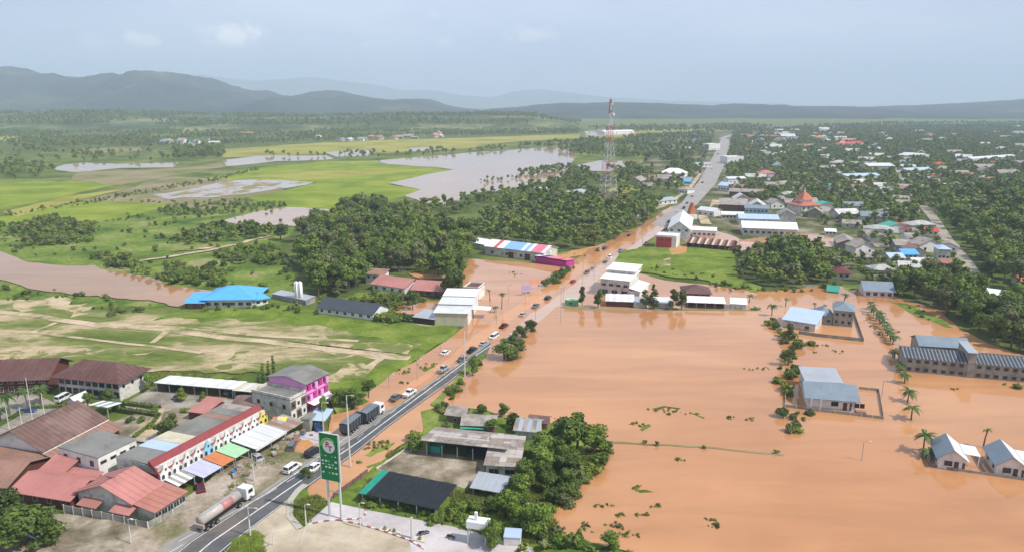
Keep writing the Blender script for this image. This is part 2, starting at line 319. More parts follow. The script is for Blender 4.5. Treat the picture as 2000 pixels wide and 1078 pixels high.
# yards and paved ground on the left
land_patch('paved_yard', [(-80, 800), (60, 770), (110, 790), (120, 830), (0, 860), (-100, 870)], G_conc, .4)
land_patch('paved_yard', [(240, 790), (290, 765), (330, 768), (500, 785), (490, 800), (420, 800), (330, 812), (250, 800)], G_conc, .4)
land_patch('garden_soil', [(210, 830), (300, 800), (420, 800), (480, 810), (300, 870), (230, 860)], G_yard, .6)
land_patch('dirt_lane', [(250, 855), (300, 815), (310, 800), (320, 802), (305, 850)], G_path, .4)
land_patch('trodden_verge', [(60, 1120), (75, 1010), (310, 1030), (345, 990), (480, 880), (520, 860), (640, 846), (662, 850), (600, 905), (495, 975), (330, 1110)], G_verge, .6)
land_patch('gravel_corner', [(540, 858), (560, 848), (650, 846), (640, 868), (600, 872), (560, 866)], G_pale, .6)
land_patch('orange_mud', [(560, 868), (600, 862), (612, 872), (590, 890), (565, 885)], G_ochre, .6)
land_patch('dry_lot', [(-50, 1130), (60, 1010), (130, 1008), (300, 1034), (250, 1062), (240, 1130)], G_yard, .6)
WZ = .42
# ------------------------------------------------------------------ water
def water(pts, m, z=WZ, amp=1.0, name='flood_water', label=None):
    return sheet(name, pts, z, m, amp, label=label)
water([(600, 962), (612, 940), (640, 918), (640, 850), (645, 812), (690, 800), (712, 774), (760, 737), (800, 713), (850, 681), (898, 643), (915, 636), (850, 632), (800, 622), (760, 608), (690, 604), (800, 590), (905, 590), (900, 540), (915, 508), (1000, 512), (1080, 520), (1110, 520), (1150, 488),
       (1200, 468), (1240, 448), (1282, 424), (1310, 405), (1325, 412), (1295, 452), (1250, 485), (1215, 492), (1200, 520), (1235, 534), (1300, 548), (1400, 560), (1440, 566), (1500, 570), (1600, 560), (1680, 560), (1750, 582), (1830, 606), (1880, 645), (1920, 668), (1990, 695), (2100, 725), (2700, 900), (2700, 1300),
       (1300, 1300), (1240, 1085), (1150, 1062), (1066, 1050), (1062, 1018), (1095, 985), (1130, 950), (1170, 910), (1192, 884), (1180, 866), (1130, 838), (1070, 828), (1000, 824), (960, 806), (880, 796), (835, 812), (828, 843), (775, 880), (720, 926), (655, 972), (610, 990)], W_flood, amp=.6)
water([(-400, 470), (0, 492), (57, 515), (104, 521), (189, 519), (202, 527), (252, 537), (300, 549), (380, 565), (415, 571), (350, 598), (315, 594), (268, 588), (190, 579), (80, 572), (30, 556), (-20, 540), (-400, 540)], W_brown, amp=.8)
water([(734, 316), (790, 310), (897, 301), (958, 296), (1034, 291), (1096, 287), (1120, 294), (1126, 310), (1111, 319), (1105, 328), (1090, 346), (1065, 356), (1019, 365), (952, 376), (900, 384), (887, 398), (878, 404), (845, 398), (792, 384), (826, 371), (774, 362), (762, 359), (820, 346), (851, 339), (880, 333), (850, 327), (760, 322)], W_pale, amp=.8, name='lake')
water([(1130, 324), (1170, 314), (1262, 316), (1220, 328), (1190, 336), (1140, 334)], W_pale, amp=.8, name='pond')
water([(432, 433), (500, 416), (560, 406), (625, 409), (700, 412), (745, 420), (672, 454), (640, 450), (560, 442), (480, 441)], W_pale, amp=.8, name='pond')
water([(700, 416), (780, 424), (905, 428), (900, 434), (800, 433), (720, 428)], W_shallow, amp=.7, name='pond')
water([(360, 374), (450, 353), (520, 352), (615, 357), (600, 363), (548, 371), (500, 378), (430, 386), (330, 390), (300, 382)], W_paddy, amp=.7, name='flooded_paddy')
water([(100, 332), (130, 322), (165, 318), (225, 322), (345, 319), (335, 329), (230, 330), (150, 337)], W_pale, amp=1, name='pond')
water([(440, 314), (500, 306), (560, 305), (640, 304), (650, 312), (540, 317), (450, 326)], W_pale, amp=1, name='pond')
water([(630, 300), (700, 293), (730, 296), (720, 306), (660, 308)], W_pale, amp=1, name='pond')
water([(800, 290), (850, 288), (852, 294), (805, 297)], W_pale, amp=.6, name='pond')
water([(1140, 258), (1185, 252), (1245, 254), (1235, 264), (1150, 266)], W_pale, amp=.5, name='pond')
water([(1350, 440), (1400, 452), (1450, 470), (1560, 458), (1640, 466), (1650, 486), (1560, 478), (1480, 482), (1420, 500), (1380, 470), (1330, 455)], W_shallow, amp=.7, name='flooded_ground')
water([(-200, 905), (-100, 880), (-90, 890)], W_pale, amp=.1, name='pond')
W_mud = water_mat('stirred_flood_water', (.56, .25, .09), (.56, .29, .14), .12)
W_pink = water_mat('shallow_road_water', (.50, .33, .24), (.54, .36, .27), .12)
water([(770, 772), (830, 735), (880, 700), (930, 655), (975, 620), (1040, 578), (1100, 540), (1170, 495), (1240, 458), (1290, 428), (1310, 414), (1300, 430), (1262, 462), (1190, 500), (1120, 548), (1060, 590), (1000, 625), (950, 668), (900, 700), (850, 735), (795, 775)], W_mud, WZ + .01, .5)
water([(958, 684), (990, 655), (1030, 620), (1085, 584), (1130, 550), (1185, 512), (1235, 480), (1290, 440), (1304, 442), (1270, 470), (1215, 505), (1190, 528), (1160, 560), (1120, 600), (1090, 600), (1040, 640), (990, 672)], W_pink, WZ + .02, .5)
# land standing above the flood
def raised(name, pts, m, z=.62, amp=.8, sk=.4): return sheet(name, pts, z, m, amp, skirt=sk)
raised('grass_field', [(1200, 520), (1217, 494), (1255, 486), (1330, 484), (1440, 492), (1445, 548), (1500, 566), (1480, 574), (1420, 562), (1380, 550), (1300, 540), (1230, 530)], G_lush)
raised('mud_patch', [(1316, 502), (1312, 490), (1342, 487), (1340, 500), (1326, 507)], G_ochre, .64, 2.5, .2)
raised('mud_patch', [(1298, 514), (1310, 508), (1322, 512), (1314, 526), (1302, 524)], G_soil, .65, 2.5, .2)
raised('roadside_bank', [(838, 790), (880, 752), (915, 716), (948, 690), (956, 694), (925, 722), (900, 746), (868, 776), (850, 800)], G_rough)
raised('roadside_bank', [(655, 812), (690, 800), (720, 785), (700, 775), (640, 780)], G_rough, .6)
raised('road_shoulder', [(560, 1130), (575, 1040), (566, 1012), (567, 982), (583, 960), (600, 950), (615, 985), (640, 985), (600, 1028)], G_rough, .55, .5)
raised('compound_ground', [(655, 972), (720, 926), (775, 880), (828, 843), (822, 805), (880, 796), (960, 806), (1000, 824), (1070, 828), (1130, 838), (1185, 866), (1192, 884), (1170, 910), (1130, 950), (1095, 985), (1062, 1018), (1066, 1050), (1150, 1062), (1240, 1085), (1250, 1200), (700, 1200), (640, 985)], G_rough, .5, .5)
sheet('concrete_yard', [(735, 920), (795, 880), (830, 884), (945, 902), (948, 930), (905, 958), (870, 948), (780, 935)], .56, G_yard, .2)
for pts in ([(1745, 595), (1790, 600), (1850, 640), (1835, 640), (1775, 612)], [(1640, 556), (1700, 556), (1720, 566), (1650, 568)]): raised('mud_bank', pts, G_rough, .5, 1.5, .2)
raised('field_bank', [(1175, 862), (1240, 868), (1400, 877), (1530, 889), (1532, 893), (1400, 880), (1240, 871), (1190, 868)], G_brownf, .5, .3, .2)
for pts in ([(714, 893), (722, 885), (745, 876), (764, 866), (768, 869), (755, 878), (738, 888), (722, 896)], [(716, 906), (735, 902), (734, 908), (718, 910)], [(826, 722), (848, 716), (850, 720), (832, 726)], [(784, 732), (804, 722), (806, 727), (788, 737)], [(1275, 800), (1300, 799), (1330, 805), (1326, 808), (1290, 805)], [(1346, 808), (1374, 810), (1372, 812), (1348, 811)], [(1238, 956), (1262, 954), (1272, 960), (1252, 962)], [(1250, 838), (1268, 826), (1272, 830), (1258, 842)]): raised('weed_bed', pts, G_rough, .47, 1.6, .1)
raised('yard_wall_bank', [(1098, 598), (1150, 602), (1480, 606), (1480, 609), (1150, 607), (1096, 603)], G_brownf, .5, .2)
raised('floating_weeds', [(1466, 602), (1484, 603), (1484, 608), (1464, 607)], G_rough, .5, .2)
raised('orange_mud', [(796, 534), (850, 530), (872, 538), (868, 548), (820, 546)], G_ochre, .46, .8, .1)
raised('orange_mud', [(728, 508), (748, 502), (764, 508), (752, 520), (732, 520)], G_ochre, .46, .8, .1)
raised('lush_clearing', [(668, 590), (700, 572), (790, 574), (800, 584), (720, 600)], G_lush, .46, .8, .1)
# ------------------------------------------------------------------ highway
HV = (P(868, 740) - P(415, 1062)).normalized(); HV.z = 0; HV.normalize(); HN = Vector((-HV.y, HV.x, 0))
def poly_strip(name, left, right, z, m, sk=0.0):
    q = [V2(P(*p)) for p in left] + [V2(P(*p)) for p in reversed(right)]
    return sheet(name, q, z, m, world=True, skirt=sk)
L0 = [(200, 1160), (330, 1062), (495, 976), (592, 908), (640, 872), (700, 833), (765, 800), (800, 778), (850, 745), (905, 705), (950, 672)]
L1 = [(250, 1160), (372, 1062), (562, 937), (700, 851), (802, 779), (870, 730), (925, 694), (960, 668)]
L2 = [(300, 1160), (415, 1062), (560, 962), (700, 867), (805, 788), (868, 741), (905, 713), (958, 678)]
L3 = [(340, 1160), (458, 1062), (590, 962), (700, 884), (758, 836), (818, 792), (880, 748), (918, 716), (952, 692)]
poly_strip('road', L0, L1, .60, A_light, .3)
poly_strip('road', L1, L3, .604, A_dark, .3)
def offset_line(pts, off, wid, z, name, dash=None):
    q = [V2(P(*p)) for p in pts]; res = []
    dist = 0; b = MB()
    for a, c in zip(q, q[1:]):
        d = (c - a).normalized(); n = Vector((-d.y, d.x, 0)); L = (c - a).length; t = 0
        if dash is None:
            p0, p1 = a + n * off, c + n * off + d * .05
            b.add([V2(p0 - n * wid / 2, z), V2(p1 - n * wid / 2, z), V2(p1 + n * wid / 2, z), V2(p0 + n * wid / 2, z)], [(0, 1, 2, 3)])
        else:
            while t < L:
                p0, p1 = a + d * t + n * off, a + d * min(L, t + dash) + n * off
                b.add([V2(p0 - n * wid / 2, z), V2(p1 - n * wid / 2, z), V2(p1 + n * wid / 2, z), V2(p0 + n * wid / 2, z)], [(0, 1, 2, 3)]); t += dash * 2.6
    return tag(b.build(name, A_line), kind='structure')
offset_line(L2, 0, .28, .612, 'road_marking')
offset_line(L1, -.35, .15, .614, 'road_marking')
offset_line([(700, 860), (802, 784), (868, 737), (905, 708)], .35, .12, .616, 'road_marking', dash=3)
offset_line(L3, .25, .14, .618, 'road_marking')
offset_line([(330, 1085), (560, 946), (700, 862)], 0, .14, .62, 'road_marking', dash=3.0)
offset_line([(350, 1062), (520, 970), (610, 905), (700, 842)], 0, .15, .622, 'road_marking')
# side road and forecourt
sheet('side_road', [(458, 1062), (520, 1012), (590, 962), (584, 962), (568, 984), (567, 1012), (585, 1038), (600, 1030), (640, 1060), (640, 1150), (380, 1150)], .59, G_tan, .1, skirt=.2)
sheet('forecourt', [(598, 1027), (648, 985), (714, 999), (780, 1012), (860, 1028), (960, 1050), (1040, 1075), (1080, 1180), (560, 1180)], .60, G_pale, .1, skirt=.3)
sheet('parking_lot', [(600, 1030), (632, 1024), (672, 1021), (705, 1029), (750, 1044), (800, 1062), (820, 1160), (560, 1160)], .61, G_tan, .1)
sheet('grass_verge', [(440, 1100), (455, 1060), (500, 1040), (515, 1052), (520, 1110)], .66, G_lush, .5, skirt=.3)
def kerb(pts, name, m, z=.76, wid=.3, label=None, h=.15):
    o = strip(name, pts, wid, z, m, skirt=h + .03); return o
kerb([(596, 950), (583, 961), (568, 981), (566, 1013), (586, 1037)], 'kerb', mat('kerb_concrete', (.42, .39, .34), .9, .1), wid=1.3, z=.70)
# painted kerb stones, alternately red and white
kr = mat('kerb_red', (.30, .12, .11), .7); kw = mat('kerb_white', (.62, .58, .56), .7)
kroot = empty('painted_kerb', (0, 0, 0), 0, 'red and white painted kerb curving round the forecourt under the green sign', 'kerb')
kp = [V2(P(*p)) for p in [(716, 999), (712, 1014), (698, 1019), (678, 1019), (632, 1023), (600, 1030)]]
kp2 = [V2(P(*p)) for p in [(660, 1021), (700, 1028), (750, 1043), (800, 1060), (830, 1078)]]
ks = {}
for pl in (kp, kp2):
    i = 0
    for a, b in zip(pl, pl[1:]):
        d = b - a; n = max(1, round(d.length / 1.0))
        for k in range(n):
            i += 1; c = a + d * (k + .5) / n; key = i % 2
            if key not in ks: ks[key] = MB().box(-.48, -.15, 0, .48, .15, .22).mesh('kerb_stone', kr if key else kw)
            link('kerb_stone', ks[key], kroot, (c.x, c.y, .6), math.atan2(d.y, d.x))
# far dry part of the highway and town roads
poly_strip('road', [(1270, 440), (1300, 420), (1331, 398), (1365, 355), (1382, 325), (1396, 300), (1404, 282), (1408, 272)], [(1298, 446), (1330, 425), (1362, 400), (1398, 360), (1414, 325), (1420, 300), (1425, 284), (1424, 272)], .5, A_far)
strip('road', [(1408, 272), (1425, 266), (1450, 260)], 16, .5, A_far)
strip('road', [(1780, 378), (1800, 400), (1825, 430), (1850, 470), (1888, 515), (1905, 545), (1925, 575), (1960, 590), (2050, 610)], 6.5, .5, mat('lane_concrete', (.33, .29, .24), .9, .15, .1, dirt=(.2, .2, .1), dsc=.06))
strip('road', [(1240, 425), (1300, 402), (1345, 372), (1368, 340)], 4, .48, G_path)
for q in ([(1750, 345), (1768, 322), (1790, 295), (1800, 280)], [(1640, 352), (1760, 345), (1860, 340)], [(1380, 440), (1372, 425), (1395, 405), (1400, 392)]): strip('road', q, 7, .47, G_path)
# ------------------------------------------------------------------ hills
def ridge(name, prof, D, thick, m, nx=240, ny=40, bumpy=.12, seed=0, tail=None):
    xs = np.array([p[0] for p in prof], float); ys = np.array([p[1] for p in prof], float)
    co, si = math.cos(PITCH), math.sin(PITCH)
    b = (539 - ys) / F; dy = co + b * si; dz = -si + b * co
    wx = (xs - 1000) / F * D / dy; wz = CH + dz * D / dy
    X = np.linspace(wx[0], wx[-1], nx); Y = np.linspace(D - thick, D + thick, ny); verts = []
    for j, y in enumerate(Y):
        t = (y - D) / thick
        for x in X:
            c = np.interp(x, wx, wz)
            s = max(0.0, math.cos(t * math.pi / 2)) ** 1.15
            n1 = noise.fractal(Vector((x / thick * 3 + seed, y / thick * 3, seed)), .8, 2.1, 5)
            sp = 1 - abs(noise.noise(Vector((x / thick * 5.5 + seed, y / thick * 1.6, seed * 2)))) * 2
            k = 1 + bumpy * n1 * 2 * (1 - s * .75) + bumpy * 1.3 * (sp - .5) * (1 - s * s * .9)
            e = min(1, (x - X[0]) / (thick * .3), (X[-1] - x) / (thick * .3)) if tail else 1
            verts.append((x, y, max(-5, c * s * k * e + bumpy * 60 * noise.noise(Vector((x / 260, y / 260, seed))) * (1 - s)) - 2))
    f = [(j * nx + i, j * nx + i + 1, (j + 1) * nx + i + 1, (j + 1) * nx + i) for j in range(ny - 1) for i in range(nx - 1)]
    b = MB(); b.v = verts; b.f = f; b.m = [0] * len(f)
    return tag(b.build(name, m, smooth=True), kind='structure'), (lambda x, y: max(0, float(np.interp(x, wx, wz)) * max(0, math.cos((y - D) / thick * math.pi / 2)) ** 1.15) if abs(y - D) < thick else 0)
H_far = land('hill_forest', [(0, (.010, .018, .015)), (.5, (.026, .040, .028)), (.78, (.055, .072, .04)), (.93, (.20, .16, .10)), (1, (.28, .22, .15))], sc=.0022, sc2=.02, bump=30, contrast=(.3, .72), fine=.4)
ridge('hills', [(-400, 150), (-150, 142), (0, 136), (60, 141), (90, 149), (150, 151), (225, 151), (260, 147), (310, 145), (325, 141), (370, 148), (410, 160), (455, 178), (500, 177), (530, 188), (570, 190), (600, 185), (625, 178), (660, 182), (700, 188), (750, 195), (800, 192), (830, 194), (860, 205), (900, 212), (1000, 222), (1050, 232)], 5600, 1700, H_far, 420, 70, .26, 3.1)
ridge('mountains', [(-200, 170), (150, 152), (250, 150), (350, 146), (420, 150), (500, 160), (560, 155), (600, 149), (660, 158), (720, 166), (780, 176), (850, 178), (900, 186), (960, 191), (1000, 181), (1050, 177), (1100, 181), (1150, 187), (1200, 192), (1300, 197), (1500, 202)], 16500, 2400, H_far, 260, 34, .16, 8.4)
ridge('hills', [(860, 232), (960, 212), (1010, 210), (1050, 204), (1100, 201), (1150, 202), (1200, 199), (1300, 203), (1400, 208), (1440, 202), (1480, 203), (1520, 211), (1560, 208), (1600, 206), (1650, 209), (1700, 212), (1750, 209), (1850, 206), (1900, 202), (1960, 198), (2000, 196), (2100, 193), (2400, 190)], 5200, 1500, H_far, 320, 50, .24, 12.9)
H_low = land('low_hill_ground', [(0, (.035, .06, .02)), (.45, (.07, .10, .03)), (.7, (.13, .16, .05)), (1, (.24, .22, .11))], sc=.006, sc2=.05)
_, hill_z = ridge('low_hills', [(-600, 226), (-100, 220), (0, 222), (200, 220), (400, 226), (600, 229), (800, 227), (950, 225), (1050, 226), (1105, 236), (1128, 248), (1160, 252)], 2700, 650, H_low, 160, 24, .1, 5.5)
# ------------------------------------------------------------------ haze
hb = MB(); hb.box(-25000, -380, -6, 25000, 19500, 900)
hm = bpy.data.materials.new('haze_air'); hm.use_nodes = True; ht = hm.node_tree; ht.nodes.clear()
hv = N(ht, 'ShaderNodeVolumePrincipled', ins={'Color': (.68, .82, 1.0, 1), 'Density': 1.45e-4, 'Anisotropy': .0})
ht.links.new(hv.outputs[0], N(ht, 'ShaderNodeOutputMaterial').inputs['Volume'])
tag(hb.build('haze', hm), kind='stuff')
# ------------------------------------------------------------------ vegetation models
LEAF = {'dark': leaf('leaf_dark', (.038, .068, .013), (.11, .155, .026)), 'mid': leaf('leaf_mid', (.062, .11, .017), (.17, .24, .034)),
        'yellow': leaf('leaf_yellow', (.11, .155, .024), (.24, .27, .045)), 'olive': leaf('leaf_olive', (.08, .10, .032), (.175, .19, .07))}
BARK = mat('bark', (.13, .10, .075), .95, .25, 2.0)
def crown_mesh(name, m, seed, nl=10, per=90, R=4.2, z0=2.4, z1=10.0, leafs=.75, shape='round', core=True):
    r = np.random.default_rng(seed); lobes = []
    for i in range(nl):
        if shape == 'column': t = (i + .5) / nl; c = (r.normal(0, .15), r.normal(0, .15), z0 + (z1 - z0) * t); rad = R * (1.1 - .75 * t)
        else:
            t = r.uniform(.12, .95) if i else .6; a = r.uniform(0, 6.283); env = math.sqrt(max(.05, 1 - (2 * t - .85) ** 2 / 1.35))
            d = R * env * r.uniform(.25, .72) if i else 0; c = (d * math.cos(a), d * math.sin(a), z0 + (z1 - z0) * t * .86); rad = R * r.uniform(.33, .55) * (1.25 if not i else 1)
        lobes.append((c, rad))
    b = MB()
    if core:
        for c, rad in lobes:
            vs, fs = ICO; b.add([(c[0] + v[0] * rad * .72, c[1] + v[1] * rad * .72, c[2] + v[2] * rad * .6) for v in vs], fs)
    for c, rad in lobes:
        d = r.normal(size=(per, 3)); d /= np.linalg.norm(d, axis=1)[:, None]; d[:, 2] = np.where(d[:, 2] < -.35, -d[:, 2], d[:, 2])
        p = np.array(c) + d * np.array([1, 1, .85]) * rad * r.uniform(.74, 1.1, (per, 1))
        nn = d + r.normal(0, .45, (per, 3)); nn /= np.linalg.norm(nn, axis=1)[:, None]
        u = np.cross(nn, r.normal(size=(per, 3))); u /= np.linalg.norm(u, axis=1)[:, None]; v = np.cross(nn, u)
        s = leafs * r.uniform(.6, 1.25, (per, 1)); u *= s * .5; v *= s * .36
        q = np.stack([p - u, p - v * .9 + nn * s * .06, p + u, p + v], 1).reshape(-1, 3)
        b.add(q.tolist(), [(4 * i, 4 * i + 1, 4 * i + 2, 4 * i + 3) for i in range(per)])
    return b.mesh(name, m)
def _ico():
    bm = bmesh.new(); bmesh.ops.create_icosphere(bm, subdivisions=1, radius=1); bm.verts.ensure_lookup_table()
    r = ([tuple(v.co) for v in bm.verts], [tuple(v.index for v in f.verts) for f in bm.faces]); bm.free(); return r
ICO = _ico()
def trunk_mesh(seed, z1=6.5, r0=.28, n=4):
    r = random.Random(seed); b = MB(); b.tube((0, 0, -.3), (.1, 0, z1 * .5), r0, r0 * .75); b.tube((.1, 0, z1 * .5), (0, .15, z1), r0 * .75, r0 * .3)
    for i in range(n):
        a = r.uniform(0, 6.28); z = z1 * r.uniform(.35, .7); b.tube((.05, 0, z), (math.cos(a) * 2, math.sin(a) * 2, z + 2.2), r0 * .45, r0 * .15, 5)
    return b.mesh('trunk', BARK)
TREES = []; TONES = ['dark', 'mid', 'mid', 'dark', 'olive', 'yellow', 'mid', 'dark', 'olive']
for i, tn in enumerate(TONES):
    TREES.append((crown_mesh('crown', LEAF[tn], 20 + i, nl=9 + i % 3, per=105, R=[4.2, 3.6, 4.6, 3.2, 3.8, 3.9, 3.4, 4.0, 3.0][i], z0=[2.2, 2.6, 1.8, 2.8, 2.4, 2.0, 2.2, 1.6, 3.0][i]), trunk_mesh(i), tn))
TALL = [(crown_mesh('crown', LEAF[t], 60 + i, nl=9, per=90, R=2.1, z0=2.6, z1=10.5, leafs=.65), trunk_mesh(50 + i, 7, .2, 3), t) for i, t in enumerate(['olive', 'mid', 'dark'])]
COL = [(crown_mesh('crown', LEAF['dark'], 80 + i, nl=8, per=70, R=1.0, z0=.6, z1=10, leafs=.6, shape='column'), trunk_mesh(70 + i, 6, .15, 2), 'dark') for i in range(2)]
SHRUB = [(crown_mesh('foliage', LEAF[t], 100 + i, nl=6, per=70, R=2.1, z0=-.2, z1=2.6, leafs=.5), t) for i, t in enumerate(['mid', 'dark', 'yellow', 'olive', 'mid'])]
LOD = [crown_mesh('crown_far', LEAF[t], 130 + i, nl=6, per=16, R=4.2, z0=1.2, z1=9.6, leafs=1.7) for i, t in enumerate(['dark', 'mid', 'mid', 'olive', 'mid', 'yellow'])]
LODS = [crown_mesh('shrub_far', LEAF[t], 150 + i, nl=4, per=14, R=2.1, z0=-.3, z1=2.5, leafs=1.0) for i, t in enumerate(['mid', 'yellow', 'olive', 'dark'])]
TUFT = []; GRASSL = leaf('leaf_grass', (.12, .16, .03), (.23, .25, .06))
for i, t in enumerate(['mid', 'yellow', 'olive']):
    r = random.Random(i); b = MB()
    for k in range(16):
        a = r.uniform(0, 6.28); x, y = r.gauss(0, .25), r.gauss(0, .25); h = r.uniform(.12, .34); dx, dy = math.cos(a), math.sin(a)
        b.add([(x - dy * .07, y + dx * .07, -.05), (x + dy * .07, y - dx * .07, -.05), (x + dx * h * .5, y + dy * h * .5, h)], [(0, 1, 2)])
    TUFT.append(b.mesh('tuft', GRASSL))
LOWT = [(crown_mesh('crown', LEAF['dark'], 200 + i, nl=12, per=110, R=[4.6, 4.2][i], z0=-.6, z1=10, leafs=.7), trunk_mesh(90 + i, 5), 'dark') for i in range(2)] + [(crown_mesh('crown', LEAF['dark'], 210 + i, nl=11, per=90, R=2.7, z0=.8, z1=10.4, leafs=.65), trunk_mesh(94 + i, 6), 'dark') for i in range(2)]
OCC = [(*P(832, 542).xy, 5), (*P(746, 512).xy, 5)]        # (x, y, r) footprints to keep clear
def free(x, y, pad=0):
    for a in OCC:
        if (a[0] - x) ** 2 + (a[1] - y) ** 2 < (a[2] + pad) ** 2: return False
    return True
def inpoly(x, y, q):
    c = False; n = len(q); j = n - 1
    for i in range(n):
        if (q[i][1] > y) != (q[j][1] > y) and x < (q[j][0] - q[i][0]) * (y - q[i][1]) / (q[j][1] - q[i][1]) + q[i][0]: c = not c
        j = i
    return c
ALL_TREES = []; ALL_SHRUBS = []      # (x, y, z, height, tone list, label place, group, kind)
TONEW = {'dark': 'dark green', 'mid': 'green', 'olive': 'grey-green', 'yellow': 'yellowish green'}
def fill(store, pts, sp, h0, h1, place, group, models='tree', prob=1.0, clump=0, z=None, pad=1.0, tones=None):
    q = [P(*p) for p in pts]; x0, x1 = min(p.x for p in q), max(p.x for p in q); y0, y1 = min(p.y for p in q), max(p.y for p in q)
    ny = int((y1 - y0) / sp) + 1; nx = int((x1 - x0) / sp) + 1
    for j in range(ny):
        for i in range(nx):
            x = x0 + (i + random.uniform(.05, .95)) * sp; y = y0 + (j + random.uniform(.05, .95)) * sp
            pr = prob
            if clump: pr = prob * max(0, min(1, .5 + 2.6 * noise.noise(Vector((x / clump, y / clump, 3.3 + sp)))))
            if random.random() > pr or not inpoly(x, y, q) or not free(x, y, pad): continue
            pp = part_of(x, y, q); store.append((x, y, z(x, y) if z else .1, random.uniform(h0, h1), tones, place + ', ' + pp, group + ', ' + pp, models))
# ------------------------------------------------------------------ building kit
WHITE = mat('white_wall', (.76, .75, .73), .85, .08, .4, dirt=(.42, .39, .33), dirt_amt=.4, dsc=.35)
OFFW = mat('offwhite_wall', (.62, .60, .56), .85, .1, .4, dirt=(.26, .24, .2), dirt_amt=.6, dsc=.5)
GREYW = mat('grey_block_wall', (.33, .32, .28), .95, .15, .5, dirt=(.15, .14, .12), dirt_amt=.6, dsc=.3)
PINKW = mat('pink_wall', (.78, .33, .62), .8, .06, .4); MAGW = mat('magenta_wall', (.46, .04, .26), .8, .1, .5)
REDW = mat('red_wall', (.50, .055, .05), .75, .08, .4); MAROONW = mat('maroon_wall', (.13, .045, .035), .85, .15, .5)
CREAMW = mat('cream_wall', (.58, .53, .40), .85, .08, .4, dirt=(.4, .34, .25), dirt_amt=.4)
GLASS = mat('window_glass', (.025, .03, .04), .12, .1, 1.0, spec=.6); FRAME = mat('window_frame', (.5, .5, .48), .6, .05); DARKF = mat('dark_frame', (.10, .06, .05), .7, .1)
SHADEIN = mat('painted_interior_shade', (.035, .033, .03), .9, .2); WOOD = mat('old_wood', (.20, .14, .10), .9, .2); STEEL = mat('galvanised_steel', (.42, .43, .44), .5, .1, metal=.3)  # SHADEIN: shade inside open-fronted sheds, put into a near-black wall colour
R_brown = mat('brown_tile', (.12, .058, .052), .75, .12, .5, bump=.05, bsc=5, dirt=(.17, .10, .09), dirt_amt=.5, dsc=.12)
R_brown2 = mat('worn_brown_tile', (.15, .088, .075), .85, .14, .4, bump=.05, bsc=5, dirt=(.24, .16, .14), dirt_amt=.7, dsc=.12)
R_rust = mat('rusty_sheet', (.30, .17, .13), .8, .15, .4, dirt=(.2, .12, .09), dirt_amt=.6, dsc=.2)
R_pink = mat('faded_red_sheet', (.45, .19, .17), .7, .14, .3, dirt=(.33, .15, .12), dirt_amt=.7, dsc=.15)
R_grey = mat('grey_concrete_roof', (.22, .22, .205), .9, .12, .4, dirt=(.13, .125, .11), dirt_amt=.7, dsc=.2)
R_metal = mat('zinc_sheet', (.42, .45, .50), .45, .08, .4, metal=.25, dirt=(.32, .31, .3), dirt_amt=.4, dsc=.2)
R_light = mat('pale_sheet', (.62, .64, .66), .5, .07, .4, dirt=(.45, .44, .42), dirt_amt=.4, dsc=.2)
R_white = mat('white_sheet', (.78, .79, .80), .5, .05, .4); R_slate = mat('slate_roof', (.055, .065, .085), .7, .12, .4, bump=.03, bsc=6)
R_bluegrey = mat('blue_grey_roof', (.20, .25, .30), .6, .1, .4); R_blue = mat('bright_blue_sheet', (.09, .38, .78), .5, .06, .3); R_lblue = mat('light_blue_sheet', (.42, .53, .70), .5, .06, .3)
R_red = mat('red_sheet', (.46, .07, .05), .6, .1, .4); R_mar = mat('maroon_tile', (.14, .04, .045), .8, .12, .4); R_orange = mat('orange_sheet', (.54, .18, .07), .6, .08, .5)
R_green = mat('pale_green_sheet', (.34, .56, .34), .6, .08, .5); R_teal = mat('teal_sheet', (.05, .36, .28), .6, .1, .5); R_cement = mat('fibre_cement', (.34, .30, .27), .9, .14, .4, dirt=(.17, .15, .13), dirt_amt=.7, dsc=.3)
R_crim = mat('crimson_tile', (.25, .052, .055), .75, .12, .6, bump=.04, bsc=6); R_net = mat('shade_net', (.018, .022, .028), .9, .2, .6); R_netg = mat('green_net', (.02, .26, .20), .8, .12, .6)
def FB(B, C, W):
    a, b = P(*B), P(*C); d = b - a; return (a, math.atan2(d.y, d.x), d.length, W)
def FV(C, D, L):
    a, b = P(*C), P(*D); v = (b - a); W = v.length; v.normalize(); u = Vector((v.y, -v.x, 0)); return (a - u * L, math.atan2(u.y, u.x), L, W)
def occupy(fr, pad=1.0):
    o, rz, L, W = fr; u = Vector((math.cos(rz), math.sin(rz), 0)); v = Vector((-u.y, u.x, 0))
    s = min(L, W); n = max(1, int(max(L, W) / s + .5))
    for i in range(n):
        t = (i + .5) / n; c = o + (u * L * t + v * W / 2 if L >= W else u * L / 2 + v * W * t); OCC.append((c.x, c.y, s * .62 + pad))
WCACHE = {}
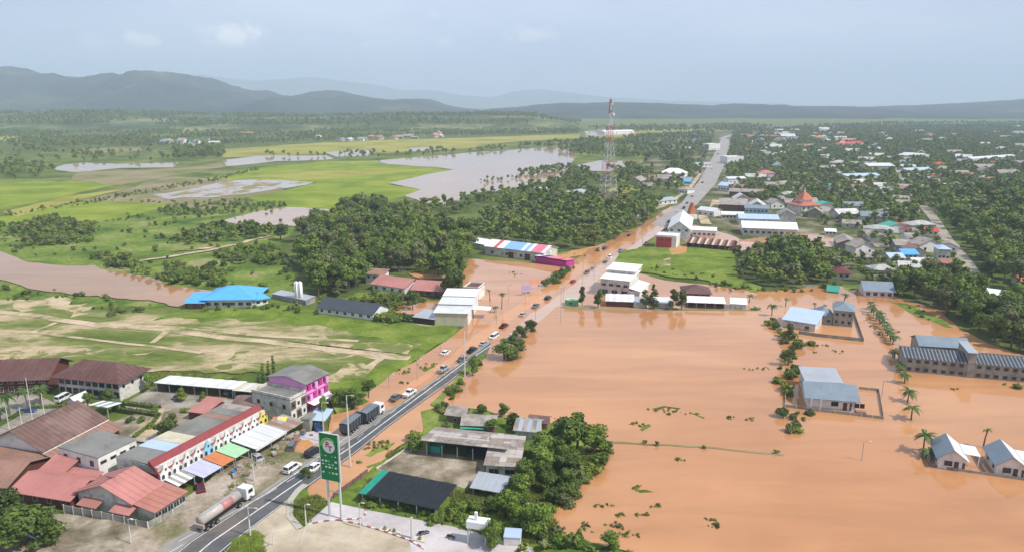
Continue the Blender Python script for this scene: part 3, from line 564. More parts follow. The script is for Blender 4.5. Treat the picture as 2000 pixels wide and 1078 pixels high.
def window(parent, face, x, z, w_, h, L, W, frame=FRAME, glass=GLASS, frame_on=True):
    key = (round(w_, 2), round(h, 2), frame.name, glass.name, frame_on)
    if key not in WCACHE:
        b = MB(); t = .09
        b.box(-w_ / 2 - t, -.07, -t, w_ / 2 + t, -.004, 0).box(-w_ / 2 - t, -.07, h, w_ / 2 + t, -.004, h + t).box(-w_ / 2 - t, -.07, 0, -w_ / 2, -.004, h).box(w_ / 2, -.07, 0, w_ / 2 + t, -.004, h)
        if w_ > 1.1: b.box(-.03, -.06, 0, .03, -.006, h)
        WCACHE[key] = (b.mesh('window', frame), MB().box(-w_ / 2, -.035, 0, w_ / 2, -.003, h).mesh('pane', glass))
    fm, pm = WCACHE[key]
    loc, rz = {'f': ((x, 0, z), 0), 'r': ((L, x, z), math.pi / 2), 'l': ((0, x, z), -math.pi / 2), 'b': ((x, W, z), math.pi)}[face]
    if frame_on: o = link('window', fm, parent, loc, rz); link('pane', pm, o)
    else: o = link('window', pm, parent, loc, rz)
    return o
def slope(parent, e0, e1, r0, r1, m, t=.12, ribs=0, sheets=0, rng=None, name='roof'):
    e0, e1, r0, r1 = [Vector(p) for p in (e0, e1, r0, r1)]
    if isinstance(sheets, tuple):
        nc, nr = sheets
        for j in range(nr):
            mm = m[(j * 2 + j // 3) % len(m)]
            for i in range(nc):
                a, b, c, d = i / nc + .002, (i + 1) / nc - .002, j / nr, (j + 1) / nr + (.03 if j < nr - 1 else 0); up = Vector((0, 0, .04 * (nr - j) * 0 + .05 * (j % 2) + random.uniform(0, .05)))
                MB().slab([e0.lerp(e1, a).lerp(r0.lerp(r1, a), c) + up, e0.lerp(e1, b).lerp(r0.lerp(r1, b), c) + up, e0.lerp(e1, b).lerp(r0.lerp(r1, b), d) + up, e0.lerp(e1, a).lerp(r0.lerp(r1, a), d) + up], t).build('roof_sheet', mm if random.random() < .8 else random.choice(m), parent)
        return
    if sheets:
        ms = m if isinstance(m, (list, tuple)) else [m]
        for i in range(sheets):
            a, b = i / sheets + .002, (i + 1) / sheets - .002; up = Vector((0, 0, .03 * (i % 2) + random.uniform(0, .03)))
            mm = ms[i % len(ms)] if rng is None else ms[rng(i)]
            MB().slab([e0.lerp(e1, a) + up, e0.lerp(e1, b) + up, r0.lerp(r1, b) + up, r0.lerp(r1, a) + up], t).build('roof_sheet', mm, parent)
        return
    b = MB()
    if (r1 - r0).length < .01: b.slab([e0, e1, r0], t)
    else: b.slab([e0, e1, r1, r0], t)
    if ribs:
        n = max(1, int((e1 - e0).length / ribs)); nn = (e1 - e0).cross(r0 - e0).normalized() * .07
        for i in range(1, n):
            k = i / n; p = e0.lerp(e1, k)
            if (r1 - r0).length < .01: q = e0.lerp(r0, min(1, 2 * k)) if k < .5 else e1.lerp(r0, min(1, 2 - 2 * k))
            else:
                s0 = (r0 - e0).dot((e1 - e0).normalized()) / (e1 - e0).length; s1 = 1 + (r1 - e1).dot((e1 - e0).normalized()) / (e1 - e0).length
                if k < s0 - 1e-4: q = e0.lerp(r0, k / s0) 
                elif k > s1 + 1e-4: q = e1.lerp(r1, (1 - k) / (1 - s1))
                else: q = r0.lerp(r1, (k - s0) / max(1e-6, s1 - s0))
            dx = (e1 - e0).normalized() * .06
            b.add([p - dx, p + dx, q + dx, q - dx, p - dx + nn, p + dx + nn, q + dx + nn, q - dx + nn], [(0, 4, 7, 3), (4, 5, 6, 7), (1, 2, 6, 5), (0, 1, 5, 4)])
    b.build(name, m if not isinstance(m, (list, tuple)) else m[0], parent)
def house(name, label, cat, fr, H, roof='hip', rh=2.0, over=.7, wm=WHITE, rm=R_brown, wins=None, doors=None, ribs=0, sheets=0, open_=False, group=None, root=None, z0=0, wframe=FRAME, plinth=None, gable_m=None, posts=None, rng=None, frame_on=True, rail=False):
    o, rz, L, W = fr
    if root is None: root = empty(name, (o.x, o.y, z0), rz, label, cat, group); occupy(fr)
    b = MB()
    if open_:
        pm = MB().box(-.11, -.11, 0, .11, .11, H).mesh('post', posts or STEEL); n = max(2, int(L / 3.6) + 1)
        for i in range(n):
            for y in (.2, W - .2): link('post', pm, root, (.2 + (L - .4) * i / (n - 1), y, 0))
        if open_ == 'back':
            b.box(0, W - .12, 0, L, W, H - .1).box(0, .3, 0, .12, W - .12, H - .1).box(L - .12, .3, 0, L, W - .12, H - .1); b.build('wall', wm, root)
    else:
        hw_ = H - .16 if roof not in ('flat',) else H
        b.box(0, 0, -.2, L, W, hw_)
        if roof == 'gable_u':
            for x in (0, L - .15): b.add([(x, 0, hw_), (x, W, hw_), (x, W / 2, H + rh - .2), (x + .15, 0, hw_), (x + .15, W, hw_), (x + .15, W / 2, H + rh - .2)], [(0, 2, 1), (3, 4, 5), (0, 3, 5, 2), (1, 2, 5, 4)])
        if roof == 'gable_v':
            for y in (0, W - .15): b.add([(0, y, hw_), (L, y, hw_), (L / 2, y, H + rh - .2), (0, y + .15, hw_), (L, y + .15, hw_), (L / 2, y + .15, H + rh - .2)], [(0, 1, 2), (3, 5, 4), (0, 2, 5, 3), (1, 4, 5, 2)])
        b.build('wall', wm, root)
    k = over; zo = H - .02
    if roof == 'gable_u':
        dz = rh * k / (W / 2)
        slope(root, (-k, -k, zo - dz), (L + k, -k, zo - dz), (-k, W / 2, H + rh), (L + k, W / 2, H + rh), rm, ribs=ribs, sheets=sheets, rng=rng)
        slope(root, (L + k, W + k, zo - dz), (-k, W + k, zo - dz), (L + k, W / 2, H + rh), (-k, W / 2, H + rh), rm, ribs=ribs, sheets=sheets, rng=rng)
    elif roof == 'gable_v':
        dz = rh * k / (L / 2)
        slope(root, (L + k, -k, zo - dz), (L + k, W + k, zo - dz), (L / 2, -k, H + rh), (L / 2, W + k, H + rh), rm, ribs=ribs, sheets=sheets, rng=rng)
        slope(root, (-k, W + k, zo - dz), (-k, -k, zo - dz), (L / 2, W + k, H + rh), (L / 2, -k, H + rh), rm, ribs=ribs, sheets=sheets, rng=rng)
    elif roof == 'hip':
        s = min(L, W) / 2 * .95
        if L >= W: r0, r1 = (s, W / 2, H + rh), (L - s, W / 2, H + rh); rr = (r0, r1)
        else: r0, r1 = (L / 2, s, H + rh), (L / 2, W - s, H + rh)
        c = [(-k, -k, zo), (L + k, -k, zo), (L + k, W + k, zo), (-k, W + k, zo)]
        if L >= W:
            slope(root, c[0], c[1], r0, r1, rm, ribs=ribs); slope(root, c[1], c[2], r1, r1, rm, ribs=ribs); slope(root, c[2], c[3], r1, r0, rm, ribs=ribs); slope(root, c[3], c[0], r0, r0, rm, ribs=ribs)
        else:
            slope(root, c[0], c[1], r0, r0, rm, ribs=ribs); slope(root, c[1], c[2], r0, r1, rm, ribs=ribs); slope(root, c[2], c[3], r1, r1, rm, ribs=ribs); slope(root, c[3], c[0], r1, r0, rm, ribs=ribs)
    elif roof == 'flat':
        MB().box(-k * .3, -k * .3, H, L + k * .3, W + k * .3, H + .18).build('roof', rm, root)
        if rh > 0.3:
            b = MB(); t = .18; h = H + .18; z = h + rh
            b.box(-.05, -.05, h, L + .05, t, z).box(-.05, W - t, h, L + .05, W + .05, z).box(-.05, t, h, t, W - t, z).box(L - t, t, h, L + .05, W - t, z); b.build('parapet', gable_m or wm, root)
    elif roof == 'shed_f': slope(root, (-k, -k, H - .02), (L + k, -k, H - .02), (-k, W + k, H + rh), (L + k, W + k, H + rh), rm, ribs=ribs, sheets=sheets, rng=rng)
    elif roof == 'shed_b': slope(root, (-k, -k, H + rh), (L + k, -k, H + rh), (-k, W + k, H - .02), (L + k, W + k, H - .02), rm, ribs=ribs, sheets=sheets, rng=rng)
    elif roof == 'shed_r': slope(root, (L + k, -k, H - .02), (L + k, W + k, H - .02), (-k, -k, H + rh), (-k, W + k, H + rh), rm, ribs=ribs, sheets=sheets, rng=rng)
    for face, rows in (wins or {}).items():
        span = L if face in 'fb' else W
        for (n, z, w_, h) in rows:
            for i in range(n): window(root, face, span * (i + .5) / n, z, w_, h, L, W, wframe, frame_on=frame_on)
    for (face, x, w_, h, m) in (doors or []):
        loc, r2 = {'f': ((x, 0, 0), 0), 'r': ((L, x, 0), math.pi / 2), 'l': ((0, x, 0), -math.pi / 2)}[face]
        d = MB().box(-w_ / 2, -.06, 0, w_ / 2, -.004, h).build('door', m, root); d.location = loc; d.rotation_euler.z = r2
        if w_ < 3: hd = MB().box(w_ / 2 - .2, -.1, 1.0, w_ / 2 - .1, -.06, 1.2).build('handle', STEEL, d)
    return root
# ---- left foreground buildings
house('hotel_building', 'two-storey hotel with big dark brown hipped roof and white end wall', 'building', FV((236, 783), (286, 757), (P(236, 783) - P(104, 777)).length), 5.6, 'hip', 3.6, 1.4, OFFW, R_brown, {'f': [(9, 1.0, 1.5, 1.5), (9, 3.6, 1.5, 1.4)], 'r': [(3, 3.4, .7, .8)]}, [('f', 14, 2.2, 2.2, DARKF)], ribs=1.6, wframe=DARKF)
house('hotel_building', 'long maroon-walled building with dark roof cut by the left edge', 'building', FB((-90, 775), (96, 768), 13), 5.2, 'gable_u', 3.2, 1.2, MAROONW, R_brown, {'f': [(9, 1.0, 1.3, 1.4), (9, 3.4, 1.3, 1.2)]}, ribs=1.6, wframe=OFFW)
hall = house('hall', 'large hall with worn brown gabled roof and white gable end', 'building', FV((90, 912), (205, 850), (P(90, 912) - P(-12, 893)).length), 4.6, 'gable_v', 3.6, .9, WHITE, R_brown2, {'f': [(3, 1.0, 1.6, 1.4)], 'r': [(7, 1.2, 1.4, 1.2)]}, ribs=1.2)
_, _, hL, hW = FV((90, 912), (205, 850), (P(90, 912) - P(-12, 893)).length)
slope(hall, (-1, -5, 2.6), (hL + 1, -5, 2.6), (-1, -.2, 3.7), (hL + 1, -.2, 3.7), R_rust, ribs=1.2, name='porch_roof')
slope(hall, (hL + 5.5, -1, 2.6), (hL + 5.5, hW + 1, 2.6), (hL + .3, -1, 4.0), (hL + .3, hW + 1, 4.0), R_rust, ribs=1.2, name='side_roof')
MB().box(hL + .1, .3, 0, hL + 4.8, hW - .3, 2.6).build('side_room', MAROONW, hall); MB().box(0.4, -4.4, 0, hL - .4, -.05, 2.4).build('porch_room', MAROONW, hall)
for i in range(5): link('post', MB().box(-.12, -.12, 0, .12, .12, 2.6).mesh('post', OFFW), hall, (hL * i / 4, -4.8, 0))
MB().slab([(hL + .95, -.9, 3.95), (hL + .95, hW + .9, 3.95), (hL + .7, hW + .9, 4.1), (hL + .7, -.9, 4.1)], .25).build('gutter', WHITE, hall)
house('box_building', 'white two-storey box building with flat grey roof beside the brown hall', 'building', FV((198, 946), (272, 908), (P(198, 946) - P(131, 920)).length), 6.2, 'flat', .12, .3, WHITE, R_grey, {'f': [(3, 4.0, .95, 1.1), (3, 1.6, .95, 1.1)], 'r': [(4, 4.6, 1.3, .5)]}, wframe=DARKF)
house('red_cottage', 'low dark red house with pinkish roof tucked against the white box building', 'house', FB((86, 940), (124, 950), 8), 3.2, 'gable_u', 1.4, .6, MAROONW, R_pink, {'f': [(4, .6, .7, 1.5)]}, ribs=1, wframe=OFFW)
house('lean_to_shed', 'small red-roofed lean-to in front of the white box building', 'shed', FB((116, 958), (172, 968), 4), 2.6, 'shed_f', .8, .4, MAROONW, R_pink, {'f': [(3, .9, 1.0, .8)]}, ribs=1)
p5 = FV((262, 1014), (316, 978), (P(262, 1014) - P(156, 992)).length)
pr = house('red_roof_house', 'wide house with bright faded red gabled roof and grey panelled front', 'house', p5, 4.0, 'gable_v', 2.6, .7, OFFW, R_pink, {'f': [(2, 1.0, 1.6, 1.2)]}, ribs=1.3, wframe=GREYW)
for i in range(5):
    MB().box(1 + i * p5[2] / 6, -.09, .3, 1 + (i + .92) * p5[2] / 6, -.01, 3.6).build('wall_panel', OFFW if i % 2 else R_light, pr)
for x in (.12, .72): slope(pr, (p5[2] * x, -2.2, 2.3), (p5[2] * x + 5, -2.2, 2.3), (p5[2] * x, -.1, 3), (p5[2] * x + 5, -.1, 3), R_pink, name='awning')
MB().box(p5[2] * .38, p5[3] * .35, 6.35, p5[2] * .38 + 2, p5[3] * .35 + .3, 6.7).build('vent', R_rust, pr)
house('side_shed', 'low shed with dull pink lean-to roof right of the red-roofed house', 'shed', FV((305, 1022), (362, 984), 7), 2.8, 'shed_r', 1.2, .6, OFFW, mat('dull_pink_sheet', (.40, .17, .13), .7, .12, .3), {'r': [(5, .8, 1.6, 1.2)]}, ribs=1.4)
house('long_shed', 'long low shed with pink roof left of the wide red-roofed house', 'shed', FB((30, 978), (140, 996), 9), 2.8, 'gable_u', 1.6, .8, MAROONW, R_pink, {'f': [(4, .9, 1.0, 1.0)]}, ribs=1.2)
house('corner_house', 'house with greyish brown roof at the left edge above the round tree', 'house', FB((-70, 968), (16, 972), 13), 3.0, 'gable_u', 2.0, .8, MAROONW, R_rust, {'f': [(4, .9, 1.0, 1.0)]}, ribs=1.2)
# panelled yard wall
def fence(name, label, cat, pts, h, m, seg=2.4, t=.08, pm=None, base=0.0, panel='panel'):
    q = [V2(P(*p)) for p in pts]; root = empty(name, (q[0].x, q[0].y, base), 0, label, cat); o = q[0]; ppm = MB().box(-.1, -.1, -.2, .1, .1, h + .08).mesh('post', pm or m)
    for a, b in zip(q, q[1:]):
        d = b - a; n = max(1, round(d.length / seg)); s = d.length / n; an = math.atan2(d.y, d.x); me = MB().box(.1, -t / 2, -.2, s - .1, t / 2, h).mesh(panel, m)
        for i in range(n):
            c = a + d * i / n - o; link(panel, me, root, (c.x, c.y, 0), an); link('post', ppm, root, (c.x, c.y, 0), an)
    return root
fence('yard_wall', 'grey panelled yard wall in front of the wide red-roofed house', 'wall', [(126, 1002), (200, 1016), (290, 1036), (362, 1000)], 1.9, GREYW, 2.6, pm=OFFW)
# ---- row of shophouses with white gabled fronts
fs = FV((314, 966), (521, 846), (P(314, 966) - P(233, 944)).length); so_, srz, sL, sW = fs
occupy(fs, 2)
row = empty('shophouse_row', (so_.x, so_.y, 0), srz, 'row of joined shophouses with white gabled fronts and crimson tiled band', 'building')
SH = 6.2
MB().box(0, 0, -.2, sL, sW, SH).build('wall', OFFW, row)
rc = [R_grey, R_lblue, CREAMW, R_grey, R_rust, R_grey, R_cement]; cuts = [0, .18, .30, .44, .72, .80, .90, 1]
for i in range(7):
    y0, y1 = sW * cuts[i] + .06, sW * cuts[i + 1] - .06
    slope(row, (-.3, y1, SH + .02), (-.3, y0, SH + .02), (sL - 2.4, y1, SH + .35), (sL - 2.4, y0, SH + .35), rc[i], t=.14, name='roof')
MB().prism([(sL - 2.4, SH), (sL + .35, SH - 1.5), (sL + .35, SH - 1.3), (sL - 1.9, SH + 1.1), (sL - 2.4, SH + 1.1)], -.2, sW + .2).build('tiled_band', R_crim, row)
MB().box(sL - 3.5, -.12, 0, sL + .02, -.01, 4.6).build('end_panel', REDW, row)
nB = 11; bw = sW / nB
BLUEW = mat('sky_blue_wall', (.22, .55, .75), .8, .08, .6); YELW = mat('yellow_wall', (.68, .58, .12), .8, .08, .6)
def bay_mesh(m):
    b = MB(); h = 6.3; g = bw * .46
    prof = [(-g, 0), (g, 0), (g, h * .66), (g * .86, h * .76), (g * .5, h * .84), (g * .32, h * .97), (0, h * 1.07), (-g * .32, h * .97), (-g * .5, h * .84), (-g * .86, h * .76), (-g, h * .66)]
    n = len(prof); vs = [(.30, x, z) for x, z in prof] + [(.55, x, z) for x, z in prof]
    b.add(vs, [tuple(range(n - 1, -1, -1)), tuple(range(n, 2 * n))] + [(i, (i + 1) % n, (i + 1) % n + n, i + n) for i in range(n)])
    b.box(.55, -g, h * .5, .75, g, h * .54); b.box(.3, -g - .18, 0, .6, -g + .05, h * .78); b.box(.3, g - .05, 0, .6, g + .18, h * .78)
    return b.mesh('gable_front', m)
bm_ = {m.name: bay_mesh(m) for m in (WHITE, BLUEW, YELW)}
arch = MB(); arch.prism([(-.34, 0), (.34, 0), (.34, .7), (.2, .95), (-.2, .95), (-.34, .7)], -.05, 0); archm = arch.mesh('window', GLASS)
shut = MB().box(-bw * .34, -.05, 0, bw * .34, 0, 2.3).mesh('shutter', OFFW)
for i in range(nB):
    m = BLUEW if i == 4 else (YELW if i == nB - 1 else WHITE)
    g = link('gable_front', bm_[m.name], row, (sL, (i + .5) * bw, 0))
    if i in (4, 10): g['label'] = 'sky blue gable front' if i == 4 else 'yellow gable front at the far end'
    for dx in (-.8, .8): link('window', archm, g, (.60, dx, 3.45), math.pi / 2)
    link('window', MB().box(-.22, -.04, 0, .22, 0, .5).mesh('window', GLASS), g, (.60, 0, 5.1), math.pi / 2)
    link('shutter', shut, g, (.62, 0, .1), math.pi / 2)
def on_row(x, y): u = Vector((math.cos(srz), math.sin(srz), 0)); v = Vector((-u.y, u.x, 0)); return so_ + u * x + v * y
def awning(label, t0, t1, x0, x1, z0, z1, m, nsh=4, name='awning'):
    p = on_row(sL + x0, sW * t0); r = empty(name, (p.x, p.y, 0), srz, label, 'awning', None); w_ = sW * (t1 - t0)
    slope(r, (x1 - x0, 0, z0), (x1 - x0, w_, z0), (0, 0, z1), (0, w_, z1), m, t=.08, sheets=nsh)
    pm = MB().box(-.07, -.07, 0, .07, .07, z0 - .05).mesh('post', STEEL); n = max(2, int(w_ / 4) + 1)
    for i in range(n): link('post', pm, r, (x1 - x0 - .3, .2 + (w_ - .4) * i / (n - 1), 0))
    return r
awning('lavender grey sheet awning nearest the parked maroon car', .17, .335, .7, 6.6, 2.6, 3.3, [mat('lavender_sheet', (.46, .47, .62), .5, .06, .4)])
awning('orange sheet awning between the lavender and the pale green ones', .34, .455, .7, 6.6, 2.7, 3.4, [R_orange], 3)
awning('pale green sheet awning beside the orange one', .46, .60, .7, 6.6, 2.8, 3.5, [R_green], 3)
aw = awning('wide grey sheet awning with thick white front edge', .61, .93, .7, 8.2, 3.0, 3.8, [R_light], 8)
MB().box(7.3, 0, 2.6, 7.6, sW * .32, 3.25).build('fascia', WHITE, aw)
awning('weathered brown sheet awning at the far end of the shophouse row', .93, 1.16, .9, 8.0, 2.7, 3.3, [R_cement, R_rust], 5)
awning('small white slatted awning at the near end of the shophouse row', .02, .165, .7, 4.6, 2.7, 3.4, [R_white, GREYW], 6)
yk = house('yellow_kiosk', 'small kiosk with yellow and cream striped awning beyond the row', 'kiosk', FB((531, 850), (552, 850), 3), 2.6, 'shed_f', .9, .5, YELW, [R_orange, CREAMW, YELW], sheets=3)
# ---- pink building and its neighbour
fp = FV((601, 808), (643, 785), (P(601, 806) - P(536, 787)).length)
pk = house('pink_building', 'three-storey bright pink building with grey flat-pitched roof', 'building', fp, 8.6, 'gable_v', 1.2, .5, PINKW, R_grey, {}, wframe=MAGW)
_, _, kL, kW = fp
for r_ in range(3):
    for i in range(4):
        y = kW * (i + .5) / 4
        o = MB().box(kL - .1, y - 1.0, .5 + r_ * 2.8, kL + .02, y + 1.0, 2.6 + r_ * 2.8).build('loggia', MAGW, pk)
        if (i + r_) % 2: MB().box(kL + .02, y - .2, .6 + r_ * 2.8, kL + .5, y + .9, 2.2 + r_ * 2.8).build('balcony', PINKW, o)
        MB().box(kL + .025, y - .8, 1.1 + r_ * 2.8, kL + .05, y - .25, 2.1 + r_ * 2.8).build('pane', GLASS, o)
slope(pk, (kL + 2.4, 0, 2.9), (kL + 2.4, kW, 2.9), (kL + .05, 0, 3.3), (kL + .05, kW, 3.3), R_white, name='canopy')
fw = FV((570, 825), (600, 808.6), (P(569, 822) - P(500, 802)).length)
wh = house('white_building', 'two-storey grey-white building with chequered end joined to the pink one', 'building', (fw[0], fw[1], fw[2], fw[3]), 6.0, 'flat', .7, .2, OFFW, R_grey, {'f': [(3, 3.4, 1.0, 1.1)]}, wframe=GREYW)
_, _, wL, wW = fw
for r_ in range(2):
    for i in range(3):
        y = wW * (i + .5) / 3; b_ = MB().box(wL + .004, y - .9, .5 + r_ * 2.8, wL + .05, y + .9, 2.7 + r_ * 2.8).build('panel', R_brown2 if (i + r_) % 2 else WHITE, wh); MB().box(wL + .05, y - .4, 1.1 + r_ * 2.8, wL + .08, y + .4, 2.1 + r_ * 2.8).build('pane', GLASS, b_)
house('carport', 'long open carport with flat white roof behind the parking yard', 'carport', FB((306, 768), (456, 781), 6.5), 2.9, 'shed_b', .5, .4, GREYW, [R_light, R_white], sheets=14, open_='back')
house('carport', 'shorter cream-roofed carport between the long carport and the white building', 'carport', FB((458, 783), (520, 789), 6.5), 2.9, 'shed_b', .4, .3, GREYW, [CREAMW, R_light], sheets=6, open_='back')
house('garden_pavilion', 'white corrugated shelter roof beside the garden hedge', 'shelter', FB((178, 812), (212, 816), 4.5), 2.4, 'shed_b', .8, .3, GREYW, [R_white, R_metal], sheets=5, open_='open')
house('small_shed', 'small grey gabled hut in front of the brown hotel', 'shed', FB((133, 797), (152, 800), 4), 2.4, 'gable_v', 1.2, .5, OFFW, R_light, {})
house('small_shed', 'pink roofed outbuilding behind the shophouse row', 'shed', FB((370, 822), (402, 826), 8), 2.8, 'shed_f', .8, .3, MAROONW, R_pink, {})
house('small_shed', 'brown roofed outbuilding between the shophouses and the white building', 'shed', FB((455, 806), (515, 812), 6), 2.8, 'gable_u', 1, .3, MAROONW, R_brown2, {})
house('tin_shelter', 'light blue sheet shelter below the pink building', 'shelter', FB((605, 836), (634, 838), 5), 2.5, 'shed_f', .8, .4, GREYW, R_lblue, open_='open')
house('tin_shelter', 'grey concrete hut between the pink building and the blue sheet shelter', 'hut', FB((592, 842), (606, 843), 4), 3.2, 'flat', 0, .3, GREYW, R_grey, {})
# ---- compound right of the highway
def gable_long(): pass
ck = house('long_barn', 'long open barn with weathered grey plank-like roof facing the concrete yard', 'barn', FB((832, 893), (986, 910), 8.5), 3.4, 'shed_b', 1.3, .9, GREYW, [R_cement, mat('pale_cement', (.44, .40, .37), .9, .12, .4), mat('brown_cement', (.27, .22, .19), .9, .15, .4)], sheets=(13, 6), open_='back')
MB().box(.3, 1.5, 0, 3, 6, 2.2).build('stall', R_teal, ck); MB().box(9, 2.5, 0, 14, 6, 1.6).build('stall', R_net, ck)
house('low_barn', 'low barn with stepped cement roof at the lower right of the long barn', 'barn', FB((949, 930), (1012, 934), 11), 3.0, 'shed_f', 1.6, .5, OFFW, [R_cement, mat('pale_cement', (.4,)*3), mat('brown_cement', (.3,)*3)], {'f': [(2, .8, 2.2, 1.2)]}, sheets=(5, 8))
house('tin_lean_to', 'pale blue-grey tin roof shelter with dark open front among the bushes', 'shelter', FB((922, 970), (980, 980), 4.6), 2.3, 'shed_f', 1.0, .4, SHADEIN, [R_metal], sheets=6, open_='back')
sn = FB((706, 984), (852, 1016), 8.6)
sh_ = house('shade_house', 'shade house under a big black net with one green strip', 'shade house', sn, 2.7, 'shed_f', .5, .4, SHADEIN, [R_netg] * 2 + [R_net] * 18, sheets=20, open_='open')
house('plank_hut', 'little hut with pale roof at the corner of the flooded lake and the compound', 'hut', FB((873, 826), (905, 830), 5), 2.8, 'gable_u', 1.0, .6, WOOD, R_cement, {'f': [(1, .8, .9, .9)]})
house('plank_hut', 'grey roofed hut beside the teal tarpaulin behind the long barn', 'hut', FB((903, 846), (966, 848), 6), 2.6, 'gable_u', 1.1, .5, WOOD, R_cement, {})
house('plank_hut', 'hut with striped grey roof left of the big lakeside tree', 'hut', FB((1006, 858), (1050, 862), 7), 2.8, 'gable_u', 1.2, .5, OFFW, [R_cement, R_metal], {}, sheets=6)
house('plank_hut', 'small brown roofed hut at the water edge behind the lakeside tree', 'hut', FB((1032, 838), (1068, 842), 4), 2.4, 'gable_u', .8, .4, WOOD, R_brown2, {})
o = MB().slab([(0, 0, 1.9), (6, 0, 1.7), (6, 4, 2.1), (0, 4, 2.3)], .05).build('tarpaulin', R_teal); q = P(899, 850); o.location = q; tag(o, 'teal tarpaulin stretched behind the long barn', 'tarpaulin')
house('forecourt_hut', 'pale blue flat roof at the bottom edge below the bushes', 'hut', FB((984, 1070), (1016, 1072), 3), 2.2, 'flat', 0, .3, WHITE, R_lblue, {})
fence('boundary_wall', 'dark brown boundary wall running from the highway to the green price sign', 'wall', [(652, 976), (690, 949), (719, 927)], 1.6, R_brown2, 2.2)
fence('boundary_wall', 'low pale wall along the flooded strip beside the concrete yard', 'wall', [(736, 920), (790, 884), (826, 858)], 1.0, OFFW, 3)
# ---- mid-left buildings
bl = FB((400, 601), (494, 600), 17)
bb = house('blue_roof_house', 'long white house with bright blue hipped roof beside the brown river', 'house', bl, 3.6, 'hip', 3.6, 1.4, WHITE, R_blue, {'f': [(6, 1.0, 1.7, 1.2)], 'r': [(2, 1.0, 1.4, 1.2)]}, [('f', 9.5, 1.2, 2.2, DARKF)], wframe=OFFW)
house('blue_roof_wing', 'low blue-roofed wing at the left end of the blue-roofed house', 'house', FB((364, 603), (398, 603), 10), 2.6, 'shed_f', 1.6, .8, MAROONW, R_blue, {'f': [(2, .8, 1.2, 1.0)]})
house('blue_roof_wing', 'low blue-roofed wing at the right end of the blue-roofed house', 'house', FB((498, 598), (524, 594), 10), 2.8, 'hip', 1.8, 1.0, WHITE, R_blue, {'f': [(2, .9, 1.3, 1.0)]})
sb = house('slate_barrack', 'long low white building with dark slate roof and a row of small windows', 'building', FB((622, 613), (728, 627), 11), 3.0, 'gable_u', 2.4, .7, WHITE, R_slate, {'f': [(7, 1.2, 1.2, 1.0)]}, wframe=OFFW)
f2 = FV((914, 638), (934, 600), (P(849, 636) - P(914, 638)).length)
wa = house('white_warehouse', 'white warehouse with stepped striped roof standing beside the flooded highway', 'warehouse', f2, 5.2, 'shed_f', .9, .5, WHITE, [R_light, R_white, R_metal], sheets=0, ribs=2)
slope(wa, (-.4, f2[3] * .33, 6.0), (f2[2] + .4, f2[3] * .33, 6.0), (-.4, f2[3] * .66, 6.5), (f2[2] + .4, f2[3] * .66, 6.5), R_light, ribs=2, name='roof')
slope(wa, (-.4, f2[3] * .68, 6.7), (f2[2] + .4, f2[3] * .68, 6.7), (-.4, f2[3] * 1.05, 7.3), (f2[2] + .4, f2[3] * 1.05, 7.3), R_white, ribs=2, name='roof')
MB().box(0.03, f2[3] * .35, 5.2, f2[2] - .03, f2[3] - .03, 5.85).build('clerestory', OFFW, wa)
for r_ in range(2):
    for i in range(4): MB().box(f2[2] * i / 4 + .1, -.07, .2 + r_ * 2.5, f2[2] * (i + 1) / 4 - .1, -.01, 2.6 + r_ * 2.5).build('wall_panel', CREAMW, wa)
MB().slab([(f2[2] + .2, 9, 4.2), (f2[2] + 7, 9, 4), (f2[2] + 7, 14, 4), (f2[2] + .2, 14, 4.2)], .15).build('canopy', R_white, wa)
house('annex', 'grey flat-roofed annex left of the white striped warehouse', 'annex', FB((808, 632), (848, 637), 9), 2.8, 'shed_f', .5, .4, SHADEIN, R_metal, {})
house('red_roof_villa', 'red-roofed house with white gable in the grove, left of its twin', 'house', FB((728, 566), (790, 575), 14), 3.2, 'gable_u', 2.2, .9, WHITE, R_pink, {'f': [(4, .9, 1.4, 1.1)]})
house('red_roof_villa', 'red-roofed house behind the white warehouse, right of its twin', 'house', FB((806, 578), (868, 582), 14), 3.2, 'gable_u', 2.4, .9, MAROONW, R_pink, {'f': [(4, .9, 1.4, 1.1)]}, wframe=OFFW)
house('small_house', 'small house with dull pink roof above the left red-roofed house', 'house', FB((715, 554), (748, 556), 7), 4.6, 'shed_f', 1, .6, WHITE, R_rust, {'f': [(3, 2.8, 1.0, .9)]})
house('small_house', 'white house with brown eave beside the tall tree and the white warehouse', 'house', FB((906, 586), (934, 588), 9), 5.2, 'flat', .5, .4, WHITE, R_brown, {'f': [(2, 2.8, 1.2, 1.2), (2, .8, 1.2, 1.2)]})
# silos
for k, (px, lab) in enumerate([(581, 'white cylindrical tank, left one of the pair behind the slate-roofed building'), (588, 'white cylindrical tank, right one of the pair behind the slate-roofed building')]):
    p = P(px, 591); t = empty('storage_tank', (p.x, p.y, 0), 0, lab, 'tank')
    MB().tube((0, 0, 0), (0, 0, 8.6), .95, n=18).build('tank_body', R_white, t, True); MB().tube((0, 0, 8.6), (0, 0, 9.1), .95, .2, n=18).build('lid', R_light, t); MB().box(-.15, -1.08, 0, .15, -.98, 8.6).build('ladder', STEEL, t)
house('tin_lean_to', 'long narrow grey-green shed roof between the blue-roofed house and the tanks', 'shed', FB((532, 583), (598, 596), 5), 2.2, 'shed_f', .5, .2, GREYW, R_metal, {})
